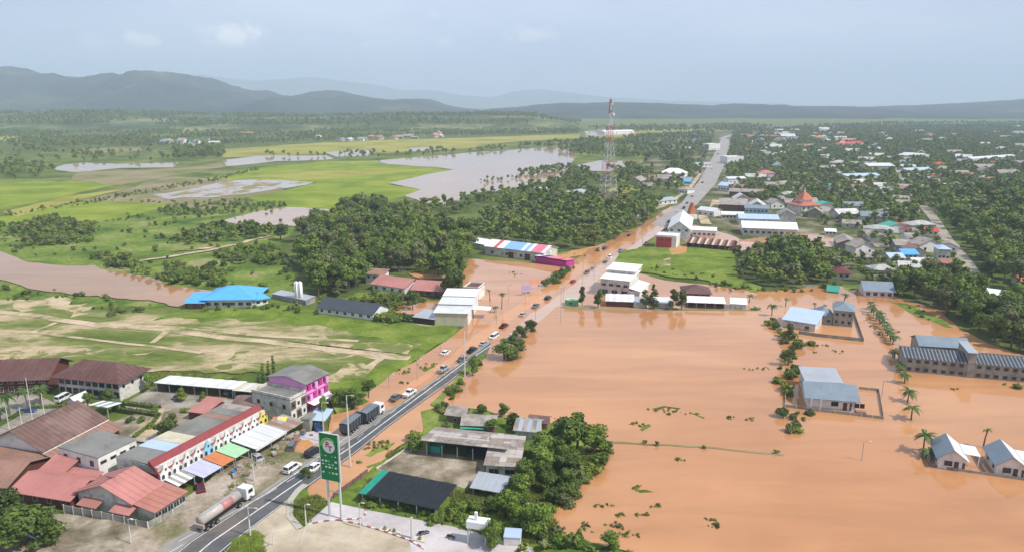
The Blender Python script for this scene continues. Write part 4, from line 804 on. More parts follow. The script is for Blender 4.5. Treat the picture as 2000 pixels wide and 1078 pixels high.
# colourful long market hall
cm = [mat('stripe_white', (.72, .74, .78), .5, .05), mat('stripe_blue', (.25, .45, .72), .5, .05), mat('stripe_pink', (.70, .20, .28), .5, .05), mat('stripe_red', (.62, .10, .12), .5, .06)]
seq = [0, 0, 0, 3, 0, 0, 1, 1, 1, 1, 1, 0, 1, 0, 2, 2, 2, 0]
f6 = FB((948, 498), (1062, 512), 15)
mk = house('market_hall', 'long market hall with white, blue and pink striped roof by the flooded lot', 'hall', f6, 5.0, 'gable_u', 2.4, .7, OFFW, cm, {'f': [(4, 1.2, 1.6, 1.4)]}, [('f', 16, 3.2, 3.2, MAROONW), ('f', 26, 3.2, 3.2, MAROONW)], sheets=18, rng=lambda i: seq[i % 18])
pf = FB((1046, 514), (1106, 524), 7)
px_ = house('market_annex', 'low annex with magenta and navy front at the highway end of the market hall', 'shop', pf, 3.4, 'shed_b', .6, .4, MAGW, [cm[0], mat('stripe_navy', (.03, .05, .28), .5, .05), cm[2], cm[2], cm[3], cm[2]], sheets=6)
house('market_wing', 'low white-roofed wing at the left end of the striped market hall', 'shed', FB((920, 484), (948, 490), 12), 3.4, 'gable_u', 1.5, .5, OFFW, R_white, {})
# ---- right of the highway, middle
f3 = FB((1172, 577), (1228, 583), 16)
m1 = house('white_factory', 'tall white factory hall with two stepped white roofs beside the highway', 'warehouse', f3, 7.6, 'shed_f', .9, .4, OFFW, R_white, {'f': [(4, 4.6, 1.8, 1.0), (3, .8, 2.4, 2.2)]}, ribs=2)
slope(m1, (-.4, f3[3] * .55, 9.6), (f3[2] + .4, f3[3] * .55, 9.6), (-.4, f3[3] * 1.3, 10.4), (f3[2] + .4, f3[3] * 1.3, 10.4), R_white, ribs=2, name='upper_roof'); MB().box(0.04, f3[3] * .6, 7.6, f3[2] - .04, f3[3] * 1.25, 9.5).build('upper_wall', OFFW, m1)
slope(m1, (f3[2] + 5, -.5, 3.6), (f3[2] + 5, f3[3], 3.6), (f3[2] + .1, -.5, 4.6), (f3[2] + .1, f3[3], 4.6), R_white, name='side_roof'); MB().box(f3[2] + .05, 0, 0, f3[2] + 4.5, f3[3] - .5, 3.5).build('side_room', WHITE, m1)
house('long_shed', 'low white-roofed shed with brown wall on the far lake bank, near the factory', 'shed', FB((1184, 600), (1236, 602), 7), 2.8, 'shed_f', 1.0, .5, MAROONW, [R_light, R_white], sheets=8)
house('long_shed', 'grey low shed between the white-roofed shed and the dark trees on the lake bank', 'shed', FB((1237, 602), (1262, 603), 6), 2.6, 'shed_f', .8, .4, OFFW, R_metal, {})
house('long_shed', 'small pale shed between two pairs of dark trees on the lake bank', 'shed', FB((1278, 603), (1312, 604), 6), 2.6, 'shed_f', .8, .4, OFFW, R_light, {})
house('long_shed', 'open shed with long bright white roof on the far lake bank', 'shed', FB((1341, 603), (1415, 606), 6), 2.9, 'shed_f', .9, .4, SHADEIN, [R_white], sheets=11, open_='back')
house('long_shed', 'short white-roofed shed at the right end of the far lake bank', 'shed', FB((1427, 605), (1457, 607), 6), 2.7, 'shed_f', .8, .4, OFFW, [R_white], sheets=4)
house('green_kiosk', 'small mint green kiosk at the left end of the far lake bank', 'kiosk', FB((1103, 598), (1126, 600), 4), 2.6, 'flat', .2, .3, mat('mint_wall', (.16, .42, .20), .8, .1), R_green, {'f': [(1, 1.0, 1.4, .9)]})
house('brown_roof_house', 'flooded house with dark brown hipped roof behind the white-roofed sheds', 'house', FB((1334, 585), (1386, 587), 11), 2.9, 'hip', 2.6, .8, MAROONW, R_brown, {'f': [(4, .9, 1.4, 1.2)]}, wframe=OFFW)
f7 = FB((1280, 484), (1320, 487), 11)
rw = house('red_shop', 'shop with plain red front wall and white roof at the edge of the highway', 'shop', f7, 6.8, 'flat', .5, .6, WHITE, R_white, {})
MB().box(.3, -.14, .3, f7[2] - 2.6, -.01, 6.3).build('red_front', REDW, rw)
for i in range(2): MB().box(2 + i * 4, -.18, 4.4, 4.2 + i * 4, -.14, 5).build('sign_panel', MAROONW, rw)
house('gabled_shop', 'white shop with steep gable behind the red-fronted shop', 'shop', FV((1347, 466), (1352, 442), 13), 5.6, 'gable_v', 4.6, .6, WHITE, R_white, {'f': [(3, 4.0, 1.4, 1.2)]})
house('gabled_shop', 'lower white building right of the steep white gable', 'shop', FB((1352, 462), (1398, 464), 10), 4.2, 'gable_u', 1.2, .5, WHITE, R_white, {'f': [(5, 1, 1.4, 1.2)]})
house('maroon_roof_row', 'long building with maroon striped roof and open dark front above the green field', 'building', FB((1340, 484), (1430, 492), 12), 3.2, 'gable_u', 2.0, .7, SHADEIN, [R_rust, R_mar, CREAMW], sheets=20, open_='back')
house('chedi_pavilion', 'white-walled house with low roof near the highway bend', 'house', FB((1362, 420), (1394, 424), 10), 4, 'gable_u', 1.8, .6, WHITE, R_light, {'f': [(3, 1, 1.4, 1.2)]})
p = P(1350, 428); t = empty('shrine', (p.x, p.y, 0), .3, 'tall orange pointed shrine roof beside the white gabled shop', 'shrine')
MB().box(-3, -3, 0, 3, 3, 3.4).build('base', WHITE, t); MB().prism([(-2.6, 3.4), (2.6, 3.4), (1.6, 7.0), (.5, 10.2), (0, 11.4), (-.5, 10.2), (-1.6, 7.0)], -2.0, 2.0).build('roof', R_orange, t)
# big sheds further right
house('big_shed', 'large shed with long pale wall and white roof above the muddy lot', 'warehouse', FB((1450, 460), (1556, 464), 20), 5, 'gable_u', 2.6, .7, OFFW, R_white, {'f': [(9, 1.6, 1.8, 1.4)]}, ribs=3)
house('big_shed', 'long shed with light blue roof behind the pale-walled shed', 'warehouse', FB((1444, 440), (1520, 442), 16), 4.6, 'gable_u', 2.0, .6, OFFW, R_lblue, {'f': [(6, 1.4, 1.8, 1.2)]}, ribs=3)
house('big_shed', 'two-storey pale blue building between the blue-roofed shed and the brown hall', 'building', FB((1454, 425), (1500, 427), 12), 7, 'gable_u', 1.6, .6, mat('pale_blue_wall', (.35, .48, .55), .8, .1), R_bluegrey, {'f': [(6, 1.2, 1.4, 1.3), (6, 4.2, 1.4, 1.3)]})
house('brown_hall', 'wide hall with dusty brown roof right of the highway bend', 'hall', FB((1405, 412), (1458, 414), 30), 5, 'gable_u', 3, .7, MAROONW, R_cement, {'f': [(6, 1.4, 1.6, 1.6)]})
house('brown_hall', 'long hall with greyish brown roof and red eave behind the dusty hall', 'hall', FB((1424, 385), (1492, 388), 14), 5, 'gable_u', 2, .7, MAROONW, R_cement, {'f': [(8, 1.2, 1.6, 1.6)]})
house('white_block', 'low building with white roof left of the two-storey pale blue one', 'building', FB((1410, 428), (1452, 429), 8), 3.4, 'gable_u', 1.4, .6, OFFW, R_white, {'f': [(6, 1, 1.4, 1.2)]})
# temple hall
f8 = FB((1564, 424), (1600, 422), 16)
tp = house('temple_hall', 'temple hall with tiered red roof rising over the trees', 'temple', f8, 8.0, 'hip', 3.2, 1.2, OFFW, mat('temple_tile', (.46, .15, .09), .7, .15, .4), {'f': [(4, 1.6, 1.4, 2), (4, 5, 1.4, 1.6)]})
_, _, tL, tW = f8
MB().box(tL * .25, tW * .25, 9, tL * .75, tW * .75, 12).build('upper_wall', WHITE, tp)
for s_ in ((0, 1), (1, 0)): pass
b = MB(); z_ = 11.6; a0, a1, b0, b1 = tL * .18, tL * .82, tW * .18, tW * .82
b.add([(a0, b0, z_), (a1, b0, z_), (a1, b1, z_), (a0, b1, z_), (tL / 2, tW / 2, z_ + 6)], [(0, 1, 4), (1, 2, 4), (2, 3, 4), (3, 0, 4), (3, 2, 1, 0)]); b.build('upper_roof', mat('temple_tile', (.46, .15, .09)), tp); MB().tube((tL / 2, tW / 2, z_ + 4.6), (tL / 2, tW / 2, z_ + 8), .8, .1).build('spire', mat('gilded_spire', (.72, .60, .40), .5, .1), tp)
# ---- houses standing in the flood on the right
g1 = FV((1676, 800), (1672, 770), 0.1)
f9 = FB((1576, 797), (1670, 805), 10.5)
h1 = house('flooded_house', 'white house with slate grey roof inside a walled yard in the flood', 'house', f9, 3.4, 'gable_u', 2.2, .9, WHITE, R_bluegrey, {}, [('f', 9.4, 1.0, 2.2, DARKF), ('f', 10.8, .5, 2.2, DARKF)], wframe=DARKF, z0=.3)
for x_, w2 in ((6.8, 1.6), (12.3, 1.0), (13.6, 1.0)): window(h1, 'f', x_, 1.1, w2, 1.1, f9[2], f9[3], DARKF)
q_ = f9; house('rear_annex', 'pale-roofed rear annex standing behind the slate-roofed flooded house', 'house', FB((1572, 771), (1640, 775), 8), 4.1, 'shed_f', 1.1, .5, OFFW, R_metal, {}, z0=.3)
for x_ in (.6, 3.0): MB().box(x_, -1.4, 0, x_ + .25, -1.15, 3.0).build('porch_post', WHITE, h1)
MB().box(12.0, -1.6, .2, 14.4, -.02, .5).build('porch_floor', R_rust, h1)
fence('garden_wall', 'low pale wall with posts round the flooded yard of the slate-roofed house', 'wall', [(1534, 768), (1533, 797), (1600, 806), (1660, 813), (1725, 821), (1716, 766), (1676, 762)], .9, GREYW, 3.0, pm=OFFW, base=.3)
def small_house(B, C, D, lab):
    L = (P(*C) - P(*B)).length; fr = FV(C, D, L); h = house('small_white_house', lab, 'house', fr, 3.1, 'gable_v', 2.0, .6, WHITE, R_bluegrey, {'l': [(2, 1.0, 1.0, 1.1)]}, [('f', L * .66, .9, 2.2, DARKF), ('f', L * .92, .5, 2.1, DARKF)], wframe=DARKF, z0=.3)
    window(h, 'f', L * .36, 1.1, L * .26, 1.0, L, fr[3], DARKF); r_ = [c for c in h.children if c.name.startswith('roof')]
    r_[0].data = r_[0].data.copy(); r_[0].data.materials[0] = R_light  # sunlit slope: its brightness is put into the colour with a paler sheet
    slope(h, (L + 3.4, 3, 2.9), (L + 3.4, fr[3], 2.9), (L + .2, 3, 3.1), (L + .2, fr[3], 3.1), R_white, name='carport_roof'); MB().box(L + 3.1, 3.2, 0, L + 3.3, 3.4, 2.8).build('carport_post', WHITE, h)
small_house((1830, 914), (1884, 924), (1868, 892), 'small white house with grey gabled roof in the flood, left of its twin')
small_house((1942, 924), (2000, 938), (1975, 904), 'small white house with grey gabled roof cut by the right edge of the flood')
fence('garden_wall', 'low dark wall along the front of the twin white houses in the flood', 'wall', [(1808, 892), (1812, 912), (1860, 921), (1930, 931), (2000, 941), (2060, 950)], .7, GREYW, 3, base=.3)
fence('garden_wall', 'low wall between the twin white houses in the flood', 'wall', [(1902, 890), (1928, 928)], .7, OFFW, 3, base=.3)
# unfinished apartment block
fu = FB((1766, 727), (2060, 755), 11)
ub = house('unfinished_block', 'long unfinished grey two-storey block with skeletal striped roof in the flood', 'building', fu, 5.1, 'gable_u', 1.5, .5, GREYW, [R_bluegrey, R_slate, mat('batten_grey', (.22, .23, .25), .8, .1), R_slate], {'f': [(17, 3.4, 1.2, 1.0), (17, .9, 1.2, 1.0)]}, sheets=80, frame_on=False)
MB().box(fu[2] * .42, -.3, 0, fu[2] * .47, fu[3] + .3, 8.0).build('stair_tower', GREYW, ub); MB().box(fu[2] * .41, -.5, 8, fu[2] * .48, fu[3] + .5, 8.25).build('tower_roof', R_metal, ub)
house('unfinished_block', 'pale roofed block directly behind the long unfinished one', 'building', FB((1794, 702), (1890, 708), 9), 5.0, 'gable_u', 1.9, .5, GREYW, R_bluegrey, {'f': [(6, 3, 1, 1)]}, frame_on=False)
# plot with unfinished houses
house('blue_roof_cottage', 'house with pale blue roof and grimy wall next to the unfinished villa', 'house', FB((1529, 640), (1591, 650), 12), 3.4, 'shed_f', 1.8, .6, OFFW, R_lblue, {'f': [(2, 1, 1.4, 1.1)]})
f10 = FB((1626, 637), (1664, 641), 9)
uv = house('unfinished_villa', 'unfinished two-storey block villa with bare grey walls and grey hipped roof', 'house', f10, 6.4, 'hip', 2.2, .6, GREYW, R_bluegrey, {'f': [(3, 4.2, 1.0, 1.1), (3, 1.4, 1.0, 1.1)], 'l': [(1, 4.2, 1, 1.1)]}, frame_on=False)
house('unfinished_villa', 'unfinished single-storey grey house left of the two-storey villa', 'house', FB((1594, 634), (1625, 636), 8), 3.8, 'hip', 2.4, .6, GREYW, R_bluegrey, {'f': [(2, 1.2, 1.3, 1.1)]}, frame_on=False)
fence('garden_wall', 'block wall round the flooded plot of the unfinished villa', 'wall', [(1560, 654), (1600, 660), (1686, 669), (1676, 640), (1664, 606)], 1.4, GREYW, 3, base=.2)
house('white_cottage', 'white house with blue-grey roof at the edge of the dark trees', 'house', FB((1688, 580), (1744, 583), 12), 3.2, 'gable_u', 2.6, .7, WHITE, R_bluegrey, {'f': [(4, 1, 1.4, 1.1)]}, wframe=DARKF)
house('green_tent', 'small teal green tent roof in the flooded bay', 'tent', FB((1616, 572), (1636, 574), 4), 1.4, 'gable_u', 1.8, .5, R_net, R_teal, {})
# right side, among the trees
RT = [((1682, 432), (1734, 434), 12, 3.6, 'gable_u', 2.6, R_bluegrey, 'white house with long grey roof in front of the trees'), ((1734, 454), (1776, 456), 11, 3.0, 'hip', 2.8, R_red, 'house with deep red hipped roof by the narrow lane'), ((1802, 460), (1832, 461), 8, 2.8, 'gable_u', 1.8, R_red, 'small house with red roof beside the narrow lane'),
      ((1738, 514), (1766, 514), 9, 3, 'gable_u', 1.6, R_lblue, 'shed with sky blue roof among the bushes, left of its neighbour'), ((1764, 507), (1792, 507), 9, 3, 'gable_u', 1.8, R_blue, 'shed with stronger blue roof among the bushes, right of its neighbour'), ((1831, 507), (1854, 508), 8, 5.6, 'hip', 1.6, R_lblue, 'two-storey house with pale blue roof beside the lane'),
      ((1624, 544), (1660, 546), 10, 2.8, 'hip', 2.0, R_mar, 'house with maroon roof at the edge of the flooded bay'), ((1590, 508), (1626, 511), 9, 2.6, 'gable_u', 1.2, R_light, 'low house with cream roof among the bushes'), ((1670, 510), (1706, 512), 9, 2.6, 'gable_u', 1.4, R_cement, 'low house with weathered grey roof among bushes'),
      ((1914, 586), (1958, 592), 9, 3, 'gable_u', 1.6, R_white, 'house with bright white roof at the end of the lane'), ((1918, 604), (1944, 607), 5, 2.2, 'shed_f', .6, R_light, 'low white shed below the bright white roof'), ((1990, 560), (2030, 562), 9, 3, 'gable_u', 2, R_orange, 'house with orange roof cut by the right edge'),
      ((1645, 438), (1660, 438), 8, 3.6, 'gable_v', 3, R_slate, 'narrow house with dark slate roof among the trees'), ((1612, 460), (1632, 461), 6, 2.6, 'shed_f', .8, R_white, 'small white roof above the muddy lot'), ((1706, 534), (1740, 537), 6, 2.6, 'gable_u', 1.0, R_white, 'long thin white roof among the bushes'), ((1802, 530), (1828, 532), 7, 3, 'gable_u', 1.2, R_rust, 'little house with rusty roof near the lane'),
      ((1748, 480), (1776, 482), 6, 2.6, 'gable_u', 1, R_cement, 'low grey roof at the edge of the yellow-green clearing'), ((1752, 416), (1790, 420), 8, 2.8, 'gable_u', 1.4, R_cement, 'grey-roofed shed left of the lane by the trees'), ((1835, 523), (1862, 527), 7, 3, 'gable_u', 1.4, R_pink, 'pinkish roofed house below the two-storey one by the lane')]
for (B, C, W, H, rf, rh, rm, lab) in RT: house('village_house', lab, 'house', FB(B, C, W), H, rf, rh, .6, WHITE if rm in (R_bluegrey, R_white, R_red) else OFFW, rm, {'f': [(3, 1, 1.2, 1.1)]}, frame_on=False)
land_patch('clearing', [(1690, 458), (1740, 462), (1840, 470), (1850, 478), (1780, 482), (1720, 472)], G_rough, .8)
# left of the highway, beyond
LT = [((1148, 400), (1168, 402), 10, 4, 'gable_u', 1.6, R_red, 'house with red roof and turquoise wall at the foot of the mast'), ((1116, 390), (1152, 384), 18, 4, 'gable_u', 2, R_metal, 'grey roofed shed behind the red-roofed house by the mast'), ((1288, 345), (1336, 347), 18, 4, 'hip', 5, R_white, 'white hipped-roof hall among the trees left of the highway'), ((1337, 362), (1350, 362), 10, 4, 'gable_u', 1.8, R_blue, 'small house with blue roof left of the highway'),
      ((1322, 378), (1342, 380), 12, 4, 'hip', 2, R_cement, 'house with beige roof left of the highway'), ((1286, 402), (1322, 398), 12, 3.5, 'gable_u', 1.6, R_metal, 'grey roofed shed close to the highway bend'), ((1044, 376), (1072, 376), 8, 3, 'gable_u', 1.2, R_light, 'pale roofed house at the edge of the flooded lake'), ((1384, 294), (1406, 293), 16, 10, 'flat', .5, R_white, 'tall white block on the left side of the far highway'),
      ((1420, 321), (1452, 320), 16, 9, 'flat', .6, R_white, 'white cubic block on the right side of the highway'), ((1362, 328), (1390, 327), 14, 4, 'gable_u', 2, R_metal, 'grey metal shed left of the far highway'), ((1402, 372), (1424, 374), 14, 5, 'gable_u', 2.4, R_lblue, 'building with pale blue roof right of the highway'), ((1425, 374), (1458, 375), 12, 4, 'gable_u', 2, R_rust, 'building with rusty roof right of the highway'), ((1422, 360), (1456, 359), 10, 5.5, 'gable_u', 1.5, R_light, 'building with pale roof behind the rusty-roofed one'),
      ((1182, 262), (1240, 260), 30, 5, 'gable_u', 3, R_white, 'long white-roofed factory on the far plain'), ((1484, 350), (1514, 350), 14, 6, 'hip', 3, R_pink, 'house with pale pink roof among the trees'), ((1696, 338), (1746, 338), 26, 8, 'gable_u', 2.5, R_light, 'large yellow-walled school hall with pale roof'), ((1652, 354), (1718, 352), 14, 5, 'gable_u', 2, R_lblue, 'long building with pale blue roof in front of the school hall'), ((1640, 290), (1686, 286), 16, 6, 'gable_u', 3.4, R_red, 'long building with crimson roof far in the town'),
      ((1898, 318), (1985, 312), 14, 5, 'gable_u', 2, R_light, 'long row of teal and white roofs at the right of the town'), ((1960, 390), (2030, 384), 12, 4, 'gable_u', 2, R_light, 'long pale green roof at the right edge before the forest'), ((1792, 312), (1820, 310), 30, 5, 'gable_v', 3, R_light, 'arched white hall in the middle of the town'), ((1772, 342), (1820, 340), 14, 5, 'gable_u', 2.2, R_lblue, 'building with blue-violet roof right of the school hall'),
      ((1745, 372), (1803, 374), 12, 4, 'gable_u', 1.6, R_cement, 'long building with dull beige roof before the forest'), ((1742, 396), (1772, 398), 12, 4, 'gable_u', 1.6, R_cement, 'grey roofed house beside the start of the lane')]
for (B, C, W, H, rf, rh, rm, lab) in LT: house('town_building', lab, 'building', FB(B, C, W), H, rf, rh, .6, CREAMW if 'yellow' in lab else (mat('turquoise_wall', (.15, .5, .5), .8, .1) if 'turquoise' in lab else WHITE), rm, {'f': [(4, 1.2, 1.6, 1.3)]}, frame_on=False)
# ---- generic town houses, copied
PROTO = []
T_white = mat('aged_white_sheet', (.58, .57, .55), .7, .14, .3, dirt=(.3, .29, .27), dirt_amt=.6, dsc=.2); T_light = mat('aged_pale_sheet', (.42, .42, .41), .8, .14, .3, dirt=(.22, .21, .19), dirt_amt=.6, dsc=.2); T_blue = mat('aged_blue_sheet', (.30, .37, .46), .7, .12, .3, dirt=(.25, .24, .23), dirt_amt=.5, dsc=.2)
defs = [(T_white, OFFW, 'white'), (T_light, OFFW, 'pale grey'), (R_cement, GREYW, 'metal grey'), (T_blue, OFFW, 'pale blue'), (R_rust, CREAMW, 'rust brown'), (R_red, WHITE, 'red'), (R_cement, OFFW, 'weathered grey'), (R_teal, WHITE, 'teal'), (R_pink, CREAMW, 'faded pink'), (R_orange, CREAMW, 'orange'), (R_bluegrey, WHITE, 'blue-grey'), (R_cement, WHITE, 'beige-grey')]
for i, (rm, wm, cn) in enumerate(defs):
    rf = ['gable_u', 'hip', 'gable_u', 'gable_v'][i % 4]; keep = len(OCC)
    r_ = house('town_house', 'x', 'house', (Vector((0, -200, 0)), 0, 12, 9), 3.6, rf, 2.3, .7, wm, rm, {'f': [(2, 1, 1.3, 1.2)]}, frame_on=False)
    del OCC[keep:]; PROTO.append((r_, cn))
ROADK = [P(1300, 425), P(1331, 398), P(1365, 355), P(1382, 325), P(1400, 300), P(1408, 272)]
ROADR = [P(1300, 446), P(1345, 405), P(1398, 360), P(1414, 325), P(1420, 300), P(1425, 272)]
def near_road(x, y):
    for a, b in zip(ROADK, ROADK[1:]):
        if a.y <= y <= b.y:
            t = (y - a.y) / (b.y - a.y); xl = a.x + (b.x - a.x) * t
            if xl - 12 < x < xl + 38: return True
    LN = [P(1780, 378), P(1800, 400), P(1825, 430), P(1850, 470), P(1888, 515), P(1905, 545), P(1925, 575)]
    for a, b in zip(LN, LN[1:]):
        t = max(0, min(1, ((Vector((x, y, 0)) - a).dot(b - a)) / (b - a).length_squared))
        if ((a + (b - a) * t) - Vector((x, y, 0))).length < 7: return True
    return False
used = set()
def scr(x, y, z=0):
    d = y * math.cos(PITCH) - (z - CH) * math.sin(PITCH); return (x / d * F, ((z - CH) * math.cos(PITCH) + y * math.sin(PITCH)) / d * F) if d > 1 else (0, 0)
def part_of(x, y, q):
    b = [scr(p[0], p[1]) for p in q]; u, v = scr(x, y); x0, x1 = min(p[0] for p in b), max(p[0] for p in b); y0, y1 = min(p[1] for p in b), max(p[1] for p in b)
    a = ['far left', 'left', 'centre', 'right', 'far right'][min(4, max(0, int((u - x0) / (x1 - x0 + 1e-6) * 5)))]; c = ['front', 'middle', 'back'][min(2, max(0, int((v - y0) / (y1 - y0 + 1e-6) * 3)))]
    return f'{c} {a}'
def town(pts, n, mind, place, group, wts, sc=(.65, 1.25)):
    q = [P(*p) for p in pts]; x0, x1 = min(p[0] for p in pts), max(p[0] for p in pts); y0, y1 = min(p[1] for p in pts), max(p[1] for p in pts)
    c = 0; t = 0
    while c < n and t < n * 60:
        t += 1; w_ = P(random.uniform(x0, x1), random.uniform(y0, y1))
        if not inpoly(w_.x, w_.y, q) or not free(w_.x, w_.y, mind) or near_road(w_.x, w_.y): continue
        k = random.choices(range(len(PROTO)), wts)[0]; r_, cn = PROTO[k]
        r2 = r_ if k not in used else copy_tree(r_); used.add(k); s = random.uniform(*sc); sx = random.uniform(.8, 1.5)
        r2.location = (w_.x, w_.y, 0); r2.rotation_euler.z = random.choice([.0, .1, -.15, 1.2, 1.35, -.35]) + random.uniform(-.1, .1); r2.scale = (s * sx, s, s * random.uniform(.85, 1.25)); pp = part_of(w_.x, w_.y, q); r2['label'] = f'{cn} roofed house {place}, {pp}'; r2['group'] = f'{cn} roofed houses {place}, {pp}'; r2['category'] = 'house'
        OCC.append((w_.x + 3, w_.y + 3, 7 * s * max(1, sx * .9))); c += 1
wt = [6, 6, 6, 2, 3, .6, 7, .6, .7, .3, 3, 5]
town([(1430, 300), (1600, 290), (1640, 320), (1620, 380), (1520, 400), (1440, 350)], 40, 3, 'among trees just right of the highway', 0, wt)
town([(1600, 290), (1800, 300), (1850, 330), (1850, 370), (1760, 378), (1640, 380)], 52, 3, 'in the dense middle of the town', 0, wt)
town([(1850, 300), (2010, 300), (2010, 345), (1850, 370)], 22, 4, 'at the right side of the town', 0, wt)
town([(1440, 262), (1640, 252), (1660, 290), (1440, 298)], 60, 4, 'far up beside the end of the highway', 0, [7, 5, 4, 2, 2, 1, 3, 1, 1, 1, 1, 3], (.8, 1.7))
town([(1660, 256), (2010, 250), (2010, 298), (1660, 292)], 30, 4, 'far out on the wooded plain at the right', 0, wt, (.8, 1.7))
town([(1330, 300), (1385, 285), (1395, 262), (1330, 268), (1310, 290)], 12, 4, 'left of the far end of the highway', 0, wt)
town([(1340, 330), (1380, 318), (1350, 350), (1320, 360), (1230, 390), (1260, 350)], 8, 5, 'between the mast and the highway', 0, wt)
town([(1440, 400), (1560, 400), (1640, 420), (1640, 440), (1560, 440)], 10, 4, 'around the red temple roof', 0, wt, (.8, 1.3))
town([(1640, 400), (1780, 400), (1800, 440), (1860, 520), (1700, 540), (1640, 480)], 20, 3, 'among the bushes left of the narrow lane', 0, wt, (.7, 1.1))
town([(600, 272), (860, 266), (860, 271), (640, 278)], 20, 2, 'in the far village under the low wooded hill', 0, wt, (1, 1.6))
town([(280, 282), (430, 276), (430, 283), (300, 288)], 8, 2, 'at the far left foot of the hill', 0, wt, (1, 1.8))
for r_, cn in PROTO:
    if r_['label'] == 'x': r_.location = (*P(1500 + 10 * PROTO.index((r_, cn)), 270).xy, 0); r_['label'] = f'{cn} roofed house far up beside the end of the highway'
# ------------------------------------------------------------------ communications mast
p = P(1187, 394); mast = empty('lattice_mast', (p.x, p.y, 0), .35, 'tall red and white lattice communications mast rising above the trees', 'mast')
MR = mat('mast_red', (.40, .13, .10), .7, .1); MW_ = mat('mast_white', (.62, .60, .60), .7, .1)
def hw(z): return 5.6 * (1 - z / 80) ** 1.15 + .55
zs = [0, 5, 22, 33, 48, 61, 71, 82.5]
for i in range(7):
    b = MB(); z0, z1 = zs[i], zs[i + 1]; n = max(2, int((z1 - z0) / 4)); m = MR if i % 2 == 0 else MW_
    for k in range(n):
        a, c = z0 + (z1 - z0) * k / n, z0 + (z1 - z0) * (k + 1) / n; ha, hc = hw(min(a, 79.9)), hw(min(c, 79.9)); cr = [(-1, -1), (1, -1), (1, 1), (-1, 1)]
        for j in range(4):
            (x, y), (x2, y2) = cr[j], cr[(j + 1) % 4]
            b.tube((x * ha, y * ha, a), (x * hc, y * hc, c), .16, n=4); b.tube((x * ha, y * ha, a), (x2 * hc, y2 * hc, c), .075, n=4); b.tube((x2 * ha, y2 * ha, a), (x * hc, y * hc, c), .075, n=4); b.tube((x * hc, y * hc, c), (x2 * hc, y2 * hc, c), .08, n=4)
    b.build('mast_section', m, mast)
for z, a in ((78, .4), (70.5, -.6), (48, .2)): MB().tube((math.cos(a) * 1.3, math.sin(a) * 1.3 - .8, z), (math.cos(a) * 2.2, math.sin(a) * 2.2 - 1.6, z), 1.1, 1.2, 14).build('dish_antenna', MW_ if z > 60 else GREYW, mast)
MB().box(-.35, -1.1, 74, .35, -.8, 79).build('panel_antenna', OFFW, mast); MB().tube((0, 0, 79), (0, 0, 86), .12, .05, 5).build('lightning_rod', STEEL, mast)
OCC.append((p.x, p.y, 7))
# ------------------------------------------------------------------ green price sign
a, c = P(644, 1007, .6), P(667, 1012, .6); d = (c - a).normalized(); rz = math.atan2(d.y, d.x); Ls = (c - a).length
sg = empty('price_sign', (a.x, a.y, .6), rz, 'tall green fuel station price sign on two white steel legs', 'sign')
GREENS = mat('sign_green', (.005, .19, .07), .5, .04); SLV = mat('sign_trim', (.55, .60, .58), .4, .05); PINKS = mat('sign_magenta', (.45, .03, .12), .5, .03); LIME = mat('sign_lime', (.25, .55, .10), .5, .03); PALEW = mat('sign_white', (.72, .78, .76), .5, .03)
ztop = hgt(650, 1009, 841) - .6; zb = hgt(650, 1009, 931) - .6
for x in (0, Ls): MB().box(x - .17, -.17, 0, x + .17, .17, ztop).build('leg', SLV, sg)
MB().box(.17, -.07, zb - 2.6, Ls - .17, .07, zb - 2.45).build('brace', SLV, sg)
x0, x1 = -1.0, Ls + .35; bd = MB().box(x0, -.42, zb, x1, -.2, ztop).build('sign_board', GREENS, sg)
MB().box(x0 - .12, -.45, zb - .1, x0, -.18, ztop + .1).box(x1, -.45, zb - .1, x1 + .3, -.18, ztop + .1).box(x0, -.45, ztop, x1, -.18, ztop + .12).build('frame', SLV, sg)
cx, cz = (x0 + x1) / 2, ztop - 2.6
def disc(x, y, z, r, m, name, a0=0, a1=6.2832, ri=0):
    b = MB(); n = 28; vs = []
    for i in range(n + 1):
        t = a0 + (a1 - a0) * i / n; vs += [(x + r * math.cos(t), y, z + r * math.sin(t)), (x + ri * math.cos(t), y, z + ri * math.sin(t))]
    b.add(vs, [(2 * i, 2 * i + 2, 2 * i + 3, 2 * i + 1) for i in range(n)]); b.build(name, m, bd)
disc(cx, -.43, cz, 1.35, PALEW, 'logo_disc'); disc(cx - .1, -.436, cz + .1, 1.75, LIME, 'logo_arc', .6, 3.2, 1.36)
def text(s, size, x, y, z, m, parent, name, rot=(math.pi / 2, 0, 0), bold=.0, sx=1.0):
    cu = bpy.data.curves.new(name, 'FONT'); cu.body = s; cu.size = size; cu.extrude = .01; cu.offset = bold; cu.align_x = 'CENTER'; cu.align_y = 'CENTER'
    tmp = bpy.data.objects.new('tmp', cu); S.collection.objects.link(tmp); dg = bpy.context.evaluated_depsgraph_get(); me = bpy.data.meshes.new_from_object(tmp.evaluated_get(dg)); bpy.data.objects.remove(tmp)
    me.materials.clear(); me.materials.append(m); o = link(name, me, parent, (x, y, z)); o.rotation_euler = rot; o.scale = (sx, 1, 1); return o
text('P', 1.5, cx - .3, -.45, cz + .35, PINKS, bd, 'lettering', bold=.05); text('T', 1.5, cx + .3, -.46, cz - .45, PINKS, bd, 'lettering', bold=.05)
for k, zz in enumerate((.52, .40, .34, .27, .15)):
    z = zb + (ztop - zb) * zz
    for i in range(5):
        if (i * 7 + k * 3) % 5 < 4: MB().box(x0 + .3 + i * .72, -.43, z, x0 + .3 + i * .72 + (.3 + .1 * ((i + k) % 3)), -.421, z + (.34 if k in (1, 3, 4) else .16)).build('lettering', PALEW if (i + k) % 3 else LIME, bd)
